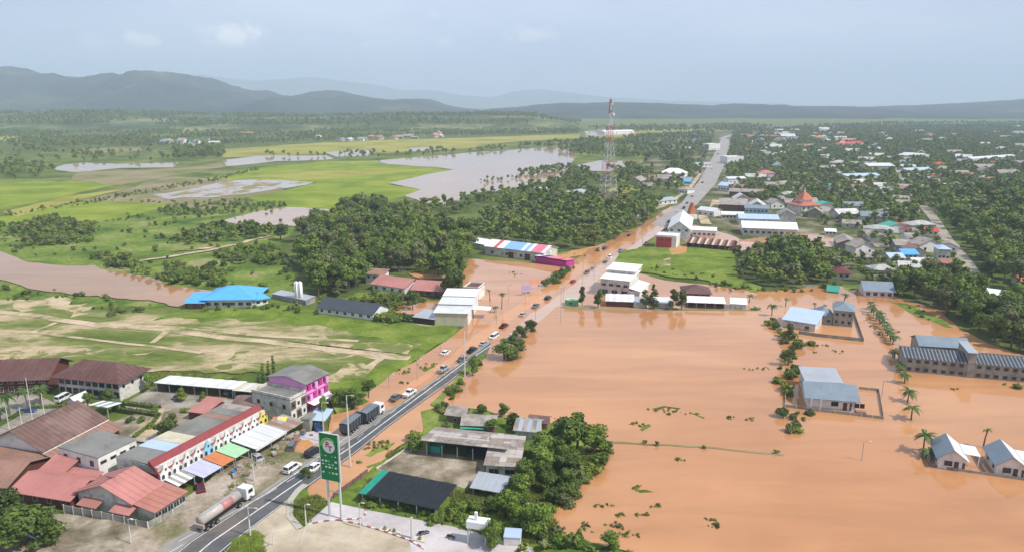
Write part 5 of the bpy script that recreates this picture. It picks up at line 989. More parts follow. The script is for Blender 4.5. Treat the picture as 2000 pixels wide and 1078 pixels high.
# small raised white sign box at the bottom
p = P(914, 1061, .6); q = P(948, 1066, .6); d = q - p; r_ = empty('sign_gantry', (p.x, p.y, .6), math.atan2(d.y, d.x), 'white boxy sign on four slim posts beside the bushes at the bottom', 'sign'); gl = d.length
for x in (0, gl): 
    for y in (0, 1.6): MB().box(x - .09, y - .09, 0, x + .09, y + .09, 4.6).build('post', SLV, r_)
MB().box(-.2, -.3, 3.4, gl + .5, 1.9, 4.7).build('sign_box', R_white, r_); MB().box(gl * .35, .4, 4.7, gl * .5, .9, 6.3).build('mast_stub', R_white, r_)
# lamp posts
def lamp(px, py, top, label, r0=.16, arm=1.6, z=.6, m=STEEL, group=None, name='street_lamp', head=True):
    p = P(px, py, z); h = hgt(px, py, top) - z; r_ = empty(name, (p.x, p.y, z), math.atan2(HV.y, HV.x), label, 'street lamp' if head else 'pole', group)
    MB().tube((0, 0, 0), (0, 0, h), r0, r0 * .6, 8).build('pole', m, r_)
    if head and arm:
        for s in ((1, -1) if head == 2 else (-1,)):
            o = MB().tube((0, 0, h - .1), (0, s * arm, h + .25), .07, .05, 6).build('arm', m, r_); MB().box(-.14, s * arm - (.0 if s > 0 else .7), h + .18, .14, s * arm + (.7 if s > 0 else 0), h + .32).build('lamp_head', OFFW, o)
    return r_
LW = mat('lamp_pole_white', (.62, .60, .57), .6, .05)
lamp(684, 910, 768, 'tallest white lamp post, standing right of the green price sign', .22, 1.2, m=LW)
lamp(908, 736, 632, 'tall pale lamp post at the highway edge where the flood begins', .2, 1.2, m=LW, z=.4)
lamp(489, 1046, 985, 'street lamp on the grass island at the bottom', m=LW); lamp(496, 938, 880, 'lamp post on the grass strip in front of the shophouse awnings', m=LW)
lamp(534, 1064, 1028, 'short white lamp post at the mouth of the side road', .1, 0, m=LW, head=False); lamp(598, 1026, 980, 'white post at the left tip of the paved forecourt', .14, .5, m=LW)
lamp(704, 1030, 977, 'white post at the right end of the painted kerb', .14, .5, m=LW); lamp(805, 1050, 1004, 'twin-tube white post on the forecourt', .3, 0, m=LW, head=False)
lamp(633, 862, 782, 'slim pole left of the two big parked trucks', .13, 1.2, m=LW); lamp(256, 1060, 1008, 'pole in the dirt lot below the panelled yard wall', .12, .6, m=LW)
for (x, y, t, l) in [(18, 838, 790, 'leftmost white flagpole by the hotel car park'), (43, 831, 790, 'second white flagpole from the left by the hotel car park'), (64, 825, 733, 'tallest white flagpole by the hotel car park'), (88, 817, 763, 'rightmost white flagpole by the hotel car park')]:
    lamp(x, y, t, l, .12, 0, m=LW, head=False, name='flagpole')
for (x, y, t) in [(993, 590, 556), (1026, 594, 566), (1095, 629, 562), (1138, 556, 512), (1046, 625, 596), (970, 632, 600), (900, 712, 690), (815, 742, 700), (860, 690, 668), (1180, 515, 478), (1208, 500, 458), (1255, 478, 440), (1288, 442, 404), (1160, 548, 520), (1100, 585, 560), (760, 758, 730), (1683, 900, 860), (1722, 775, 742)]:
    lamp(x, y, t, 'thin grey utility pole standing in the flood water', .11, 1.0, z=.2, m=STEEL, group='utility poles in the flood')
# billboards in the flooded lot
b0 = P(1018, 578, .3)
for k, (px, py, m, w_, lab) in enumerate([(1018, 578, mat('board_lilac', (.45, .35, .62), .6, .1), 4.2, 'lilac advertising board tilted over the flooded lot'), (1034, 566, mat('board_salmon', (.75, .35, .25), .6, .1), 4.5, 'salmon pink advertising board behind the lilac one')]):
    p = P(px, py, .3); r_ = empty('billboard', (p.x, p.y, .3), .35, lab, 'billboard')
    for x in (.3, w_ - .3): MB().box(x - .08, -.08, 0, x + .08, .08, 3).build('post', STEEL, r_)
    MB().box(0, -.2, 2.4, w_, -.09, 4.6).build('board', m, r_)
# ------------------------------------------------------------------ vehicles
TYRE = mat('tyre', (.02, .02, .02), .9, .1); RIM = mat('rim', (.35, .35, .36), .4, .05, metal=.5); LIGHT_ = mat('headlamp', (.7, .7, .68), .2, .05)
def paint(n, c): return mat('paint_' + n, c, .28, .05, 1.0, spec=.5)
wt_ = MB().tube((0, -.11, 0), (0, .11, 0), .33, n=16).mesh('tyre', TYRE); wr_ = MB().tube((0, -.12, 0), (0, .12, 0), .19, n=10).mesh('rim', RIM)
wt2 = MB().tube((0, -.16, 0), (0, .16, 0), .5, n=16).mesh('tyre', TYRE); wr2 = MB().tube((0, -.17, 0), (0, .17, 0), .26, n=10).mesh('rim', RIM)
def wheel(r_, x, y, big=False):
    o = link('wheel', wt2 if big else wt_, r_, (x, y, .5 if big else .33)); link('rim', wr2 if big else wr_, o); return o
CM = {}
def car(px, py, color, label, kind='sedan', flip=False, z=.604, dang=0.0, ang=None):
    p = P(px, py, z); an = (math.atan2(HV.y, HV.x) if ang is None else ang) + dang + (math.pi if flip else 0)
    r_ = empty({'sedan': 'car', 'pickup': 'pickup_truck', 'van': 'van', 'suv': 'car'}[kind], (p.x, p.y, z), an, label, {'sedan': 'car', 'pickup': 'pickup', 'van': 'van', 'suv': 'car'}[kind])
    key = (kind, color.name)
    if key not in CM:
        if kind == 'sedan': bp = [(-2.2, .35), (2.2, .35), (2.25, .7), (1.2, .92), (-1.5, .95), (-2.2, .9)]; gp = [(-1.65, .9), (1.15, .9), (.45, 1.38), (-1.0, 1.4)]; tp_ = (-.95, .4, 1.4)
        elif kind == 'suv': bp = [(-2.3, .4), (2.3, .4), (2.35, .85), (1.4, 1.08), (-2.3, 1.1)]; gp = [(-2.25, 1.05), (1.3, 1.05), (.7, 1.68), (-2.0, 1.7)]; tp_ = (-1.95, .65, 1.7)
        elif kind == 'van': bp = [(-2.4, .4), (2.4, .4), (2.4, .95), (2.0, 1.15), (-2.4, 1.15)]; gp = [(-2.35, 1.1), (2.0, 1.1), (1.3, 1.85), (-2.3, 1.9)]; tp_ = (-2.28, 1.28, 1.9)
        else: bp = [(-2.6, .45), (2.6, .45), (2.6, .9), (1.5, 1.1), (-.75, 1.1), (-.75, .72), (-2.45, .72), (-2.45, 1.05), (-2.6, 1.05)]; gp = [(-.75, 1.05), (1.45, 1.05), (.8, 1.68), (-.55, 1.7)]; tp_ = (-.5, .75, 1.7)
        b = MB(); b.prism(bp, -.85, .85); bm_b = b.mesh('body', color)
        if kind == 'pickup': b2 = MB(); b2.box(-2.6, -.86, .7, -.7, -.78, 1.08).box(-2.6, .78, .7, -.7, .86, 1.08); bm_s = b2.mesh('bed_side', color)
        else: bm_s = None
        # cabin tapers inwards towards the roof
        vs = [(x, -(.8 if z_ < gp[0][1] + .1 else .64), z_) for x, z_ in gp] + [(x, (.8 if z_ < gp[0][1] + .1 else .64), z_) for x, z_ in gp]
        g = MB().add(vs, [(0, 1, 2, 3), (7, 6, 5, 4), (0, 4, 5, 1), (1, 5, 6, 2), (2, 6, 7, 3), (3, 7, 4, 0)]).mesh('windows', GLASS)
        rf = MB().box(tp_[0] - .1, -.64, tp_[2] - .02, tp_[1] + .1, .64, tp_[2] + .045); 
        for x_, x2 in ((gp[0][0], gp[3][0]), (gp[1][0], gp[2][0]), ((gp[0][0] + gp[1][0]) / 2, (gp[3][0] + gp[2][0]) / 2)):
            for s in (-1, 1): rf.tube((x_, s * .81, gp[0][1]), (x2, s * .655, tp_[2]), .045, n=4)
        CM[key] = (bm_b, g, rf.mesh('roof_panel', color), bm_s)
    bb_, g, rf, bs = CM[key]; link('body', bb_, r_); link('windows', g, r_); link('roof_panel', rf, r_)
    if bs: link('bed_side', bs, r_)
    fx = 2.26 if kind == 'sedan' else 2.38
    for s in (-.6, .6): link('headlight', HLM, r_, (fx if kind != 'pickup' else 2.61, s, .72)); link('tail_light', TLM, r_, (-2.62 if kind == 'pickup' else (-2.42 if kind == 'van' else -2.31), s, .8))
    for x in (-1.4, 1.4):
        for y in (-.78, .78): wheel(r_, x, y)
    return r_
HLM = MB().box(-.03, -.18, -.08, .02, .18, .08).mesh('headlight', LIGHT_); TLM = MB().box(-.02, -.14, -.08, .03, .14, .1).mesh('tail_light', mat('tail_lamp', (.4, .01, .01), .3, .05))
PW, PB, PS, PR_, PG, PM, PBL = paint('white', (.78, .78, .77)), paint('black', (.015, .016, .02)), paint('silver', (.42, .43, .45)), paint('red', (.32, .02, .02)), paint('grey', (.12, .13, .14)), paint('maroon', (.12, .012, .018)), paint('blue', (.03, .07, .2))
car(571, 918, PW, 'white car driving on the pale lane left of the green price sign', 'suv'); car(612, 918, PW, 'small white car just right of the white one, beside the roadside tree', 'sedan', True)
car(611, 887, PB, 'black car on the pale lane ahead of the white cars', 'suv'); car(392, 957, PM, 'dark maroon car parked by the near shophouse', 'sedan', dang=.9, z=.1)
car(502, 898, PS, 'silver car parked under the wide grey awning', 'sedan', dang=1.2, z=.1); car(68, 1048, PW, 'white car parked beside the big round tree at the lower left', 'sedan', ang=2.6, z=.1)
car(124, 781, PW, 'white van parked in front of the dark brown hotel', 'van', ang=1.4, z=.1); car(54, 806, PBL, 'dark blue car in the car park under the flagpoles', 'sedan', ang=.1, z=.1)
car(571, 876, PG, 'grey vehicle on the orange mud corner', 'suv', dang=.5, z=.1); car(620, 838, PBL, 'blue-grey pickup below the pink building', 'pickup', dang=.9, z=.1)
car(452, 768, PS, 'silver car in front of the long carport', 'sedan', ang=1.2, z=.1); car(474, 777, PG, 'dark grey car at the right end of the carport', 'sedan', ang=1.2, z=.1); car(350, 778, PG, 'grey car parked under the left part of the carport', 'sedan', ang=1.3, z=.1)
car(800, 771, PW, 'white pickup at the flood edge ahead of the big trucks', 'pickup'); car(773, 779, PG, 'dark car behind the white pickup at the flood edge', 'sedan')
car(722, 828, PBL, 'dark blue pickup on the highway', 'pickup') if False else None
car(866, 724, PS, 'silver pickup on the last dry stretch of highway', 'pickup'); car(903, 704, PG, 'dark car entering the flood water behind the white cars', 'sedan', z=.35); car(922, 687, PB, 'black pickup wading where the asphalt vanishes', 'pickup', z=.3)
FL = [(945, 674, PS, 'sedan', 'pale car half under flood water beside the round roadside tree'), (965, 661, PW, 'van', 'white van wading beside the round roadside tree'), (984, 640, PM, 'pickup', 'maroon pickup wading past the smaller roadside tree'), (1021, 617, PS, 'sedan', 'grey car wading mid-way between the trees and the factory'), (1046, 601, PG, 'pickup', 'dark pickup wading near the thin pole'),
      (1070, 585, PB, 'suv', 'black car wading left of the mint green kiosk'), (1119, 552, PR_, 'sedan', 'red car in the flood on the highway'), (1146, 535, PG, 'suv', 'dark car in the flood above the red one'), (1158, 526, PS, 'sedan', 'silver car in the flood beyond the dark one'), (1181, 488, PB, 'suv', 'black car at the wooded edge of the flooded highway'), (1191, 505, PW, 'van', 'white van in the far flooded stretch'),
      (1182, 514, PG, 'sedan', 'grey car in the far flooded stretch'), (1212, 492, PS, 'pickup', 'silver pickup near the green field'), (1262, 478, PG, 'pickup', 'dark pickup parked left of the red-fronted shop'), (1228, 462, PB, 'sedan', 'black car on the left side of the far flooded highway'), (870, 692, PW, 'sedan', 'white car almost covered by water left of the highway'),
      (1306, 436, PB, 'van', 'dark van beside the gabled white shop'), (1336, 408, PBL, 'van', 'blue van where the highway leaves the water'), (1342, 398, PG, 'sedan', 'grey car in the queue leaving the water'), (1322, 414, PW, 'sedan', 'white car in the queue leaving the water'), (1352, 385, PS, 'suv', 'silver car on the dry far highway'), (1372, 358, PM, 'sedan', 'maroon car on the dry far highway'), (1390, 330, PW, 'suv', 'white car on the far highway below the cubic block'),
      (845, 1045, PG, 'sedan', None), (1402, 302, PB, 'suv', 'dark car near the top of the far highway')]
for i, (x, y, c, k, l) in enumerate(FL):
    if l: car(x, y, c, l, k, i % 3 == 1, z=.1 if y > 440 else .5)
def motorbike(px, py, ang, label, col):
    p = P(px, py, .61); r_ = empty('motorcycle', (p.x, p.y, .61), ang, label, 'motorcycle')
    for x in (-.62, .62):
        o = MB().tube((x, -.06, .3), (x, .06, .3), .3, n=14).build('wheel', TYRE, r_); MB().tube((x, -.07, .3), (x, .07, .3), .16, n=10).build('rim', RIM, o)
    MB().prism([(-.75, .62), (-.3, .35), (.3, .35), (.55, .75), (.35, .8), (.1, .6), (-.35, .72)], -.14, .14).build('body', col, r_); MB().box(-.6, -.15, .7, .15, .15, .82).build('seat', TYRE, r_)
    MB().tube((.62, 0, .3), (.4, 0, 1.0), .04, n=6).build('fork', RIM, r_); MB().tube((.4, -.33, 1.02), (.4, .33, 1.02), .025, n=6).build('handlebar', RIM, r_); link('headlight', HLM, r_, (.5, 0, .85))
motorbike(824, 1044, .3, 'black motorcycle parked beside the twin-tube post', PB); motorbike(830, 1043, .45, 'second black motorcycle leaning next to the one by the twin-tube post', PG); motorbike(880, 1051, -.2, 'dark motorcycle at the forecourt edge left of the white sign box', PB)
for (px, py, l) in [(752, 1034, 'cream planter slab with brown tub, left one on the forecourt'), (770, 1039, 'cream planter slab with brown tub, middle one on the forecourt'), (820, 1054, 'cream planter slab with brown tub, nearest the bottom edge')]:
    p = P(px, py, .62); r_ = empty('planter', (p.x, p.y, .62), -.35, l, 'planter'); MB().box(-1.2, -.5, 0, 1.2, .5, .16).build('slab', CREAMW, r_); MB().tube((0, 0, .16), (0, 0, .5), .28, .36, 12).build('tub', R_rust, r_); MB().tube((0, 0, .5), (0, 0, .95), .3, .05, 7).build('plant', LEAF['mid'], r_)
def truck(rear, front, label, body, cab, tank=False):
    a, b = P(*rear, .6), P(*front, .6); d = b - a; L = d.length; r_ = empty('tanker_truck' if tank else 'cargo_truck', (a.x, a.y, .6), math.atan2(d.y, d.x), label, 'truck')
    MB().box(.2, -.5, .7, L - .4, .5, 1.0).build('chassis', TYRE, r_)
    if tank:
        MB().tube((.6, 0, 2.15), (L - 3.6, 0, 2.15), 1.02, n=18).build('tank', body[0], r_, True); MB().tube((L * .40, 0, 2.15), (L * .6, 0, 2.15), 1.035, n=18).build('tank_band', body[1], r_, True); MB().box(1, -.3, 3.12, L - 4.2, .3, 3.24).build('walkway', STEEL, r_)
        MB().box(.1, -1.15, .9, .55, 1.15, 1.6).build('bumper', body[2], r_)
    else:
        n = 9; W_ = (L - 2.9) / n; mm = [MB().box(0, -1.25, 1.05, W_ - .05, 1.25, 3.1).mesh('side_panel', body[0]), MB().box(0, -1.22, 1.05, W_ - .05, 1.22, 3.05).mesh('side_panel', body[1])]
        for i in range(n): link('side_panel', mm[i % 2], r_, (.1 + i * W_, 0, 0))
        MB().slab([(.05, -1.3, 3.22), (L - 2.8, -1.3, 3.22), (L - 2.8, 0, 3.45), (.05, 0, 3.45)], .08).slab([(.05, 0, 3.45), (L - 2.8, 0, 3.45), (L - 2.8, 1.3, 3.22), (.05, 1.3, 3.22)], .08).build('tarpaulin', body[2], r_)
    MB().prism([(L - 2.4, .6), (L, .6), (L, 1.7), (L - .35, 2.9), (L - 2.4, 3.0)], -1.2, 1.2).build('cab', cab, r_); MB().box(L - .28, -1.0, 1.8, L + .03, 1.0, 2.5).build('windscreen', GLASS, r_)
    for s in (-1, 1): MB().box(L - 1.8, min(s * 1.2, s * 1.215), 1.7, L - .5, max(s * 1.2, s * 1.215), 2.5).build('side_window', GLASS, r_)
    for x in (1.2, 2.5, 3.8, L - 4.4, L - 1.2):
        for y in (-1.05, 1.05): wheel(r_, x, y, True)
    for s in (-.8, .8): link('headlight', HLM, r_, (L + .02, s, .95))
    return r_
TB = mat('truck_blue_grey', (.07, .08, .10), .6, .15); TB2 = mat('truck_dark', (.03, .035, .05), .7, .15); TB3 = mat('truck_tarp', (.15, .17, .20), .7, .12)
truck((672, 852), (708, 822), 'rear one of two big dark blue-grey cargo trucks parked in line', (TB, TB2, TB3), TB2)
truck((708, 829), (744, 803), 'front one of two big dark cargo trucks, with a white and red cab', (TB, TB2, TB3), PW)
truck((388, 1040), (489, 968), 'long tanker truck with white and faded red tank and a white cab', (mat('tank_pale_red', (.46, .40, .37), .4, .08), mat('tank_red', (.46, .20, .19), .4, .08), mat('truck_sand', (.35, .30, .25), .8, .1)), PW, True)
rr_ = random.Random(5); cms = [mat('crate_blue', (.06, .16, .35), .7, .1), WOOD, mat('crate_sand', (.42, .36, .28), .8, .15), GREYW, R_rust]
for k in range(22):
    t = rr_.uniform(.05, 1.1); x = rr_.uniform(7.5, 11.5); p = on_row(sL + x, sW * t); r_ = empty('crate_stack', (p.x, p.y, .1), rr_.uniform(0, 3), 'stack of crates and goods on the dirt in front of the shophouse awnings', 'crates', 'crate stacks in front of the shophouses'); z = 0
    for i in range(rr_.randint(1, 3)):
        a, c, h = rr_.uniform(.4, .9), rr_.uniform(.4, .7), rr_.uniform(.3, .6); MB().box(-a, -c, z, a, c, z + h).build('crate', cms[(k + i) % 5], r_); z += h
# ------------------------------------------------------------------ palms
def frond_mesh(L=3.2, seed=0):
    b = MB(); n = 7; pts = []
    for i in range(n + 1):
        t = i / n; pts.append((L * t * (1 - .12 * t), 0, 1.25 * t - 2.3 * t * t))
    for i in range(n):
        (x0, _, z0), (x1, _, z1) = pts[i], pts[i + 1]; w0 = .62 * math.sin(math.pi * min(1, (i + .6) / n)) ** .7
        for s in (-1, 1): b.add([(x0, 0, z0), (x1 - (x1 - x0) * .25, 0, z1), (x1 + .25, s * w0, z1 - .3), (x0 + .2, s * w0, z0 - .34)], [(0, 1, 2, 3)])
    return b.mesh('frond', leaf_palm)
leaf_palm = leaf('leaf_palm', (.035, .085, .015), (.09, .15, .03)); FR = frond_mesh(); BAN = None
pt_ = MB()
for i in range(6): pt_.tube((.04 * i * i * .3, 0, i * 1.0), (.04 * (i + 1) ** 2 * .3, 0, (i + 1) * 1.0), .2 - .012 * i, .19 - .012 * i, 8)
ptm = pt_.mesh('trunk', BARK)
def palm(px, py, h, label, s=1.0, n=13, group=None, z=.1):
    p = P(px, py); r_ = empty('palm_tree', (p.x, p.y, z), random.uniform(0, 6.28), label, 'palm', group); k = h / 6.0
    t = link('trunk', ptm, r_); t.scale = (1, 1, k)
    for i in range(n):
        f = link('frond', FR, r_, (.43, 0, h)); f.rotation_euler = (0, random.uniform(-.55, .45), 6.283 * i / n + random.uniform(-.2, .2)); q = s * random.uniform(.6, .85); f.scale = (q, q, q)
    OCC.append((p.x, p.y, 2)); return r_
for (x, y, h, s, l) in [(1757, 728, 2.6, 1.0, 'palm just below the left end of the long unfinished block'), (1766, 750, 3.2, 1.0, 'second palm below the long unfinished block'), (1772, 788, 3.6, 1.15, 'third palm down the flooded lane below the unfinished block'), (1779, 822, 3.6, 1.15, 'lowest palm of the row down the flooded lane'), (1802, 888, 4.8, 1.2, 'palm at the left corner of the twin white houses'),
                        (1808, 896, 2.2, 1.0, 'short palm at the foot of the taller one by the twin white houses'), (1747, 700, 2.6, 1.1, 'palm at the left end of the unfinished block'), (1920, 876, 5.0, .5, 'thin bare-topped palm between the twin white houses'), (957, 590, 5.0, .55, 'left round-headed palm in the flooded lot'), (980, 604, 6.2, .75, 'tallest round-headed palm in the flooded lot'), (966, 612, 2.5, .7, 'short dark palm beside the white warehouse'),
                        (1507, 618, 4.6, 1.0, 'palm by the left side of the grimy-walled cottage'), (1534, 600, 3.4, .55, 'small palm right of the lakeside palm'), (1591, 606, 2.8, .5, 'small round palm above the blue-roofed cottage, left'), (1610, 610, 2.8, .5, 'small round palm above the blue-roofed cottage, right'), (1463, 592, 3.2, .8, 'palm at the right end of the far lake bank'), (1648, 592, 3.5, .9, 'palm behind the unfinished villa'),
                        (1524, 512, 12, 1.5, 'tall coconut palm over the grove right of the green field, left one'), (1560, 516, 8, 1.3, 'coconut palm over the grove right of the green field, right one'), (20, 812, 5.5, 1.2, 'palm by the leftmost flagpole'), (55, 800, 5.5, 1.2, 'palm in the middle of the flagpoles'), (80, 792, 5.0, 1.2, 'palm by the rightmost flagpole'), (2, 830, 4.5, 1.1, 'palm cut by the left edge beside the car park')]:
    palm(x, y, h, l, s)
for k in range(13):
    t = k / 12; palm(1700 + 44 * t + random.uniform(-2, 2), 606 + 68 * t, 3.2, 'dark bushy palm in the dense line beside the flooded lane', .95, 11, 'palms lining the flooded lane')
# ------------------------------------------------------------------ single trees and shrubs of note
def one_tree(px, py, h, label, v=0, w_=1.0, model=None, z=.1, cat='tree', name=None):
    p = P(px, py); cr, tr, tn = (model or TREES)[v]; r_ = empty(name or 'tree', (p.x, p.y, z), random.uniform(0, 6.28), label, cat); k = h / 10.0; r_.scale = (k * w_, k * w_, k)
    link('crown', cr, r_); link('trunk', tr, r_); OCC.append((p.x, p.y, 3 * k)); return r_
ST = [(40, 1066, 9.5, 1.55, 0, 'big dark round tree filling the lower left corner'), (8, 1030, 8.5, 1.4, 3, 'dark tree behind the big one at the lower left corner'), (84, 1072, 7, 1.3, 7, 'dark tree at the right side of the lower left clump'), (334, 862, 6.5, 1.35, 0, 'round dark green tree in the garden behind the shophouse roofs'), (354, 786, 4.2, 1.1, 5, 'small tree with a shadow in the parking yard, left one'), (396, 786, 3.2, 1.0, 5, 'smaller tree in the parking yard, right one'),
      (292, 764, 5.5, .9, 1, 'green tree at the left end of the long carport'), (216, 790, 5.0, 1.1, 7, 'green tree in front of the white hotel end wall'), (172, 792, 3.6, 1.3, 1, 'low round tree in front of the dark brown hotel'), (145, 790, 3.0, 1.0, 2, 'small tree beside the grey hut'), (720, 778, 5.5, 1.2, 3, 'dark tree left of the big trucks'), (690, 800, 6.5, 1.1, 7, 'dark tree behind the two parked trucks'), (664, 792, 5.5, 1.1, 2, 'green tree between the pink building and the trucks'),
      (632, 822, 7.0, .55, 1, 'narrow green tree in front of the pink building'), (600, 938, 3.6, 1.0, 0, 'small dark tree at the edge of the highway by the side road'), (985, 702, 7.5, 1.5, 0, 'big round dark tree beside the flooded highway'), (1005, 684, 7.0, 1.2, 3, 'tree joined to the right side of the big round highway tree'), (1018, 660, 5.0, 1.2, 2, 'smaller round tree beside the flooded highway'), (1036, 650, 5.5, 1.2, 0, 'right one of the pair of small round highway trees'),
      (923, 735, 7.0, .7, 2, 'narrow tree at the foot of the tall pale lamp post'), (884, 582, 16, .85, 0, 'tallest dark tree beside the white warehouse'), (806, 606, 10, .75, 0, 'dark narrow tree left of the white warehouse annex'), (962, 846, 4, 1.3, 1, 'bright green round tree behind the long barn'), (985, 815, 4.0, 1, 2, 'small tree at the lake edge behind the huts'), (1000, 838, 5.5, .8, 0, 'dark tree right of the bright green round tree'),
      (1128, 888, 11.5, 1.15, 6, 'tall tree at the point of the lakeside thicket'), (1095, 880, 10, 1.0, 0, 'tree left of the tall one in the lakeside thicket'), (1160, 892, 8, 1.1, 2, 'tree right of the tall one in the lakeside thicket'), (1060, 905, 7.5, 1.3, 1, 'broad tree at the left of the lakeside thicket'), (1137, 600, 9, .55, 3, 'slim dark tree at the left end of the white lake bank sheds'), (1168, 602, 8.5, .8, 0, 'broader dark tree before the white factory'),
      (1262, 604, 8.5, .75, 0, 'dark tree left of the pair on the lake bank'), (1276, 605, 7.0, .8, 3, 'dark tree in the gap of the lake bank sheds'), (1278, 590, 8.0, .55, 7, 'slim tree behind the gap of the lake bank sheds'), (1313, 606, 9, .65, 0, 'left one of the dark pair before the brown roof'), (1331, 606, 8.5, .75, 3, 'right one of the dark pair before the brown roof'), (868, 404, 10, .8, 1, 'single round tree at the tip of the far lake'),
      (1542, 668, 7, .8, 3, 'dark tree in front of the blue-roofed cottage'), (1540, 716, 6, 1.2, 1, 'bushy tree in the line left of the slate-roofed flooded house'), (548, 470, 12, 1.0, 0, 'dark tree at the left tip of the central grove'), (606, 446, 9, .9, 1, 'tree beside the pale flooded field at the grove edge'), (745, 418, 8, 1, 2, 'tree on the spit between the pale ponds')]
for (x, y, h, w_, v, l) in ST:
    if 'highway tree' in l or 'round dark tree beside' in l or 'roadside tree' in l or 'round tree beside the flooded' in l: one_tree(x, y, h, l, (x % 2), w_, LOWT)
    elif 'lake bank' in l or 'slim' in l or 'brown roof' in l or 'white factory' in l: one_tree(x, y, h, l, 2 + (x % 2), w_ * 1.35, LOWT)
    else: one_tree(x, y, h, l, v, w_)
for (x, y, h, l) in [(516, 760, 8, 'slim cypress-like tree left of the pink building, lowest'), (526, 748, 7, 'slim cypress-like tree behind the white building'), (536, 744, 8, 'tallest slim cypress-like tree behind the pink building'), (507, 764, 6, 'slim dark tree rising through the cream carport roof end')]:
    one_tree(x, y, h, l, 0, 1.0, COL, name='cypress_tree')
# hedges
def hedge(name, pts, h, w_, label):
    q = [V2(P(*p)) for p in pts]; r = np.random.default_rng(len(pts)); b = MB()
    for a, c in zip(q, q[1:]):
        L = (c - a).length; d = (c - a).normalized(); n = Vector((-d.y, d.x, 0))
        vs = [a + n * s * w_ / 2.3 + Vector((0, 0, z)) for s in (-1, 1) for z in (0, h * .9)] + [c + n * s * w_ / 2.3 + Vector((0, 0, z)) for s in (-1, 1) for z in (0, h * .9)]
        b.add(vs, [(0, 4, 5, 1), (2, 3, 7, 6), (1, 5, 7, 3)])
        for k in range(int(L * 26)):
            p = a + d * r.uniform(0, L) + n * r.uniform(-w_ / 2, w_ / 2); z = h * r.uniform(.3, 1.1); u = Vector(r.normal(size=3)).normalized() * .25; v = Vector(r.normal(size=3)).normalized() * .2
            p = Vector((p.x, p.y, z)); b.add([p - u, p - v, p + u, p + v], [(0, 1, 2, 3)])
    return tag(b.build(name, LEAF['dark']), label, 'hedge')
hedge('hedge', [(238, 792), (312, 802)], 1.6, 1.4, 'clipped dark hedge behind the garden, farther one'); hedge('hedge', [(222, 802), (310, 816)], 1.4, 1.4, 'clipped dark hedge along the garden, nearer one'); hedge('hedge', [(262, 858), (300, 828), (312, 812)], 1.0, 1.0, 'low hedge along the sandy garden lane'); hedge('hedge', [(-20, 846), (60, 800), (120, 798)], 1.2, 1.2, 'low hedge round the hotel car park')
# ------------------------------------------------------------------ woods and scrub
T, SH_ = ALL_TREES, ALL_SHRUBS
fill(T, [(590, 470), (640, 440), (680, 425), (740, 440), (800, 452), (860, 452), (930, 476), (918, 500), (900, 530), (890, 560), (840, 545), (800, 530), (740, 548), (700, 575), (650, 592), (605, 580), (590, 520)], 6.4, 8, 16, 'in the dense central grove behind the red-roofed houses', 'trees of the central grove', tones=(0, 1, 2, 3, 6, 4, 5, 8, 1), prob=.88)
fill(T, [(668, 480), (670, 425), (720, 405), (760, 430), (700, 470)], 7, 13, 17, 'standing tall at the back of the central grove', 'tall trees at the back of the central grove', tones=(0, 3, 6, 8), prob=.9)
fill(T, [(905, 470), (930, 440), (1000, 405), (1080, 392), (1180, 400), (1290, 402), (1276, 432), (1205, 472), (1135, 490), (1040, 482), (1000, 476)], 7.0, 6, 13, 'in the wood along the left edge of the flooded highway', 'trees of the wood beside the flooded highway', tones=(0, 1, 2, 6, 1, 4, 5, 8), prob=.82)
fill(T, [(890, 398), (960, 380), (1070, 362), (1110, 340), (1140, 345), (1150, 372), (1250, 385), (1285, 400), (1080, 395), (960, 402)], 8, 6, 10, 'between the far lake and the highway wood', 'trees between the far lake and the highway wood', prob=.6)
fill(T, [(1125, 330), (1180, 336), (1260, 318), (1380, 300), (1370, 340), (1330, 375), (1290, 400), (1160, 370), (1110, 350)], 8.5, 7, 11, 'around the foot of the red and white mast', 'trees round the foot of the mast', prob=.85, clump=40)
fill(T, [(1040, 286), (1140, 276), (1250, 268), (1395, 258), (1385, 295), (1340, 305), (1260, 315), (1130, 305)], 10, 8, 12, 'on the plain left of the far highway', 'far trees left of the highway', prob=.85, clump=60)
fill(T, [(1440, 500), (1500, 485), (1600, 488), (1640, 520), (1640, 552), (1560, 562), (1500, 562), (1440, 545)], 6, 7, 11, 'in the grove right of the green field', 'trees of the grove right of the green field', tones=(4, 8, 1, 2, 0, 6), prob=.95)
fill(T, [(1430, 262), (1560, 250), (2100, 244), (2100, 400), (1800, 385), (1640, 395), (1500, 400), (1420, 350)], 9, 5, 10, 'between the roofs of the town', 'trees between the roofs of the town', prob=.9, pad=-2.5)
fill(T, [(1425, 375), (1480, 365), (1640, 395), (1800, 385), (1790, 440), (1700, 440), (1640, 430), (1620, 410), (1540, 400), (1500, 405)], 7.5, 6, 10, 'around the red temple roof', 'trees around the red temple roof', prob=.85)
fill(T, [(1560, 430), (1640, 425), (1800, 440), (1880, 530), (1900, 560), (1800, 560), (1640, 545), (1640, 490), (1700, 470)], 6.5, 3, 8, 'among the village houses left of the narrow lane', 'trees among the village houses', prob=.75, pad=-1, clump=25)
fill(T, [(1800, 388), (1830, 380), (2150, 365), (2150, 560), (1980, 575), (1930, 540), (1880, 480), (1840, 430)], 7.5, 7, 15, 'in the dense wood right of the narrow lane', 'trees of the wood right of the lane', tones=(0, 1, 2, 7, 4, 5, 6), prob=.85)
fill(T, [(1745, 572), (1800, 545), (1880, 556), (1930, 590), (2000, 640), (2100, 700), (1985, 690), (1915, 662), (1860, 628), (1800, 598), (1752, 584)], 6, 8, 13, 'in the dark wood behind the flooded houses', 'trees of the wood behind the flooded houses', tones=(0, 1, 3, 2, 4, 5, 6), prob=.88)
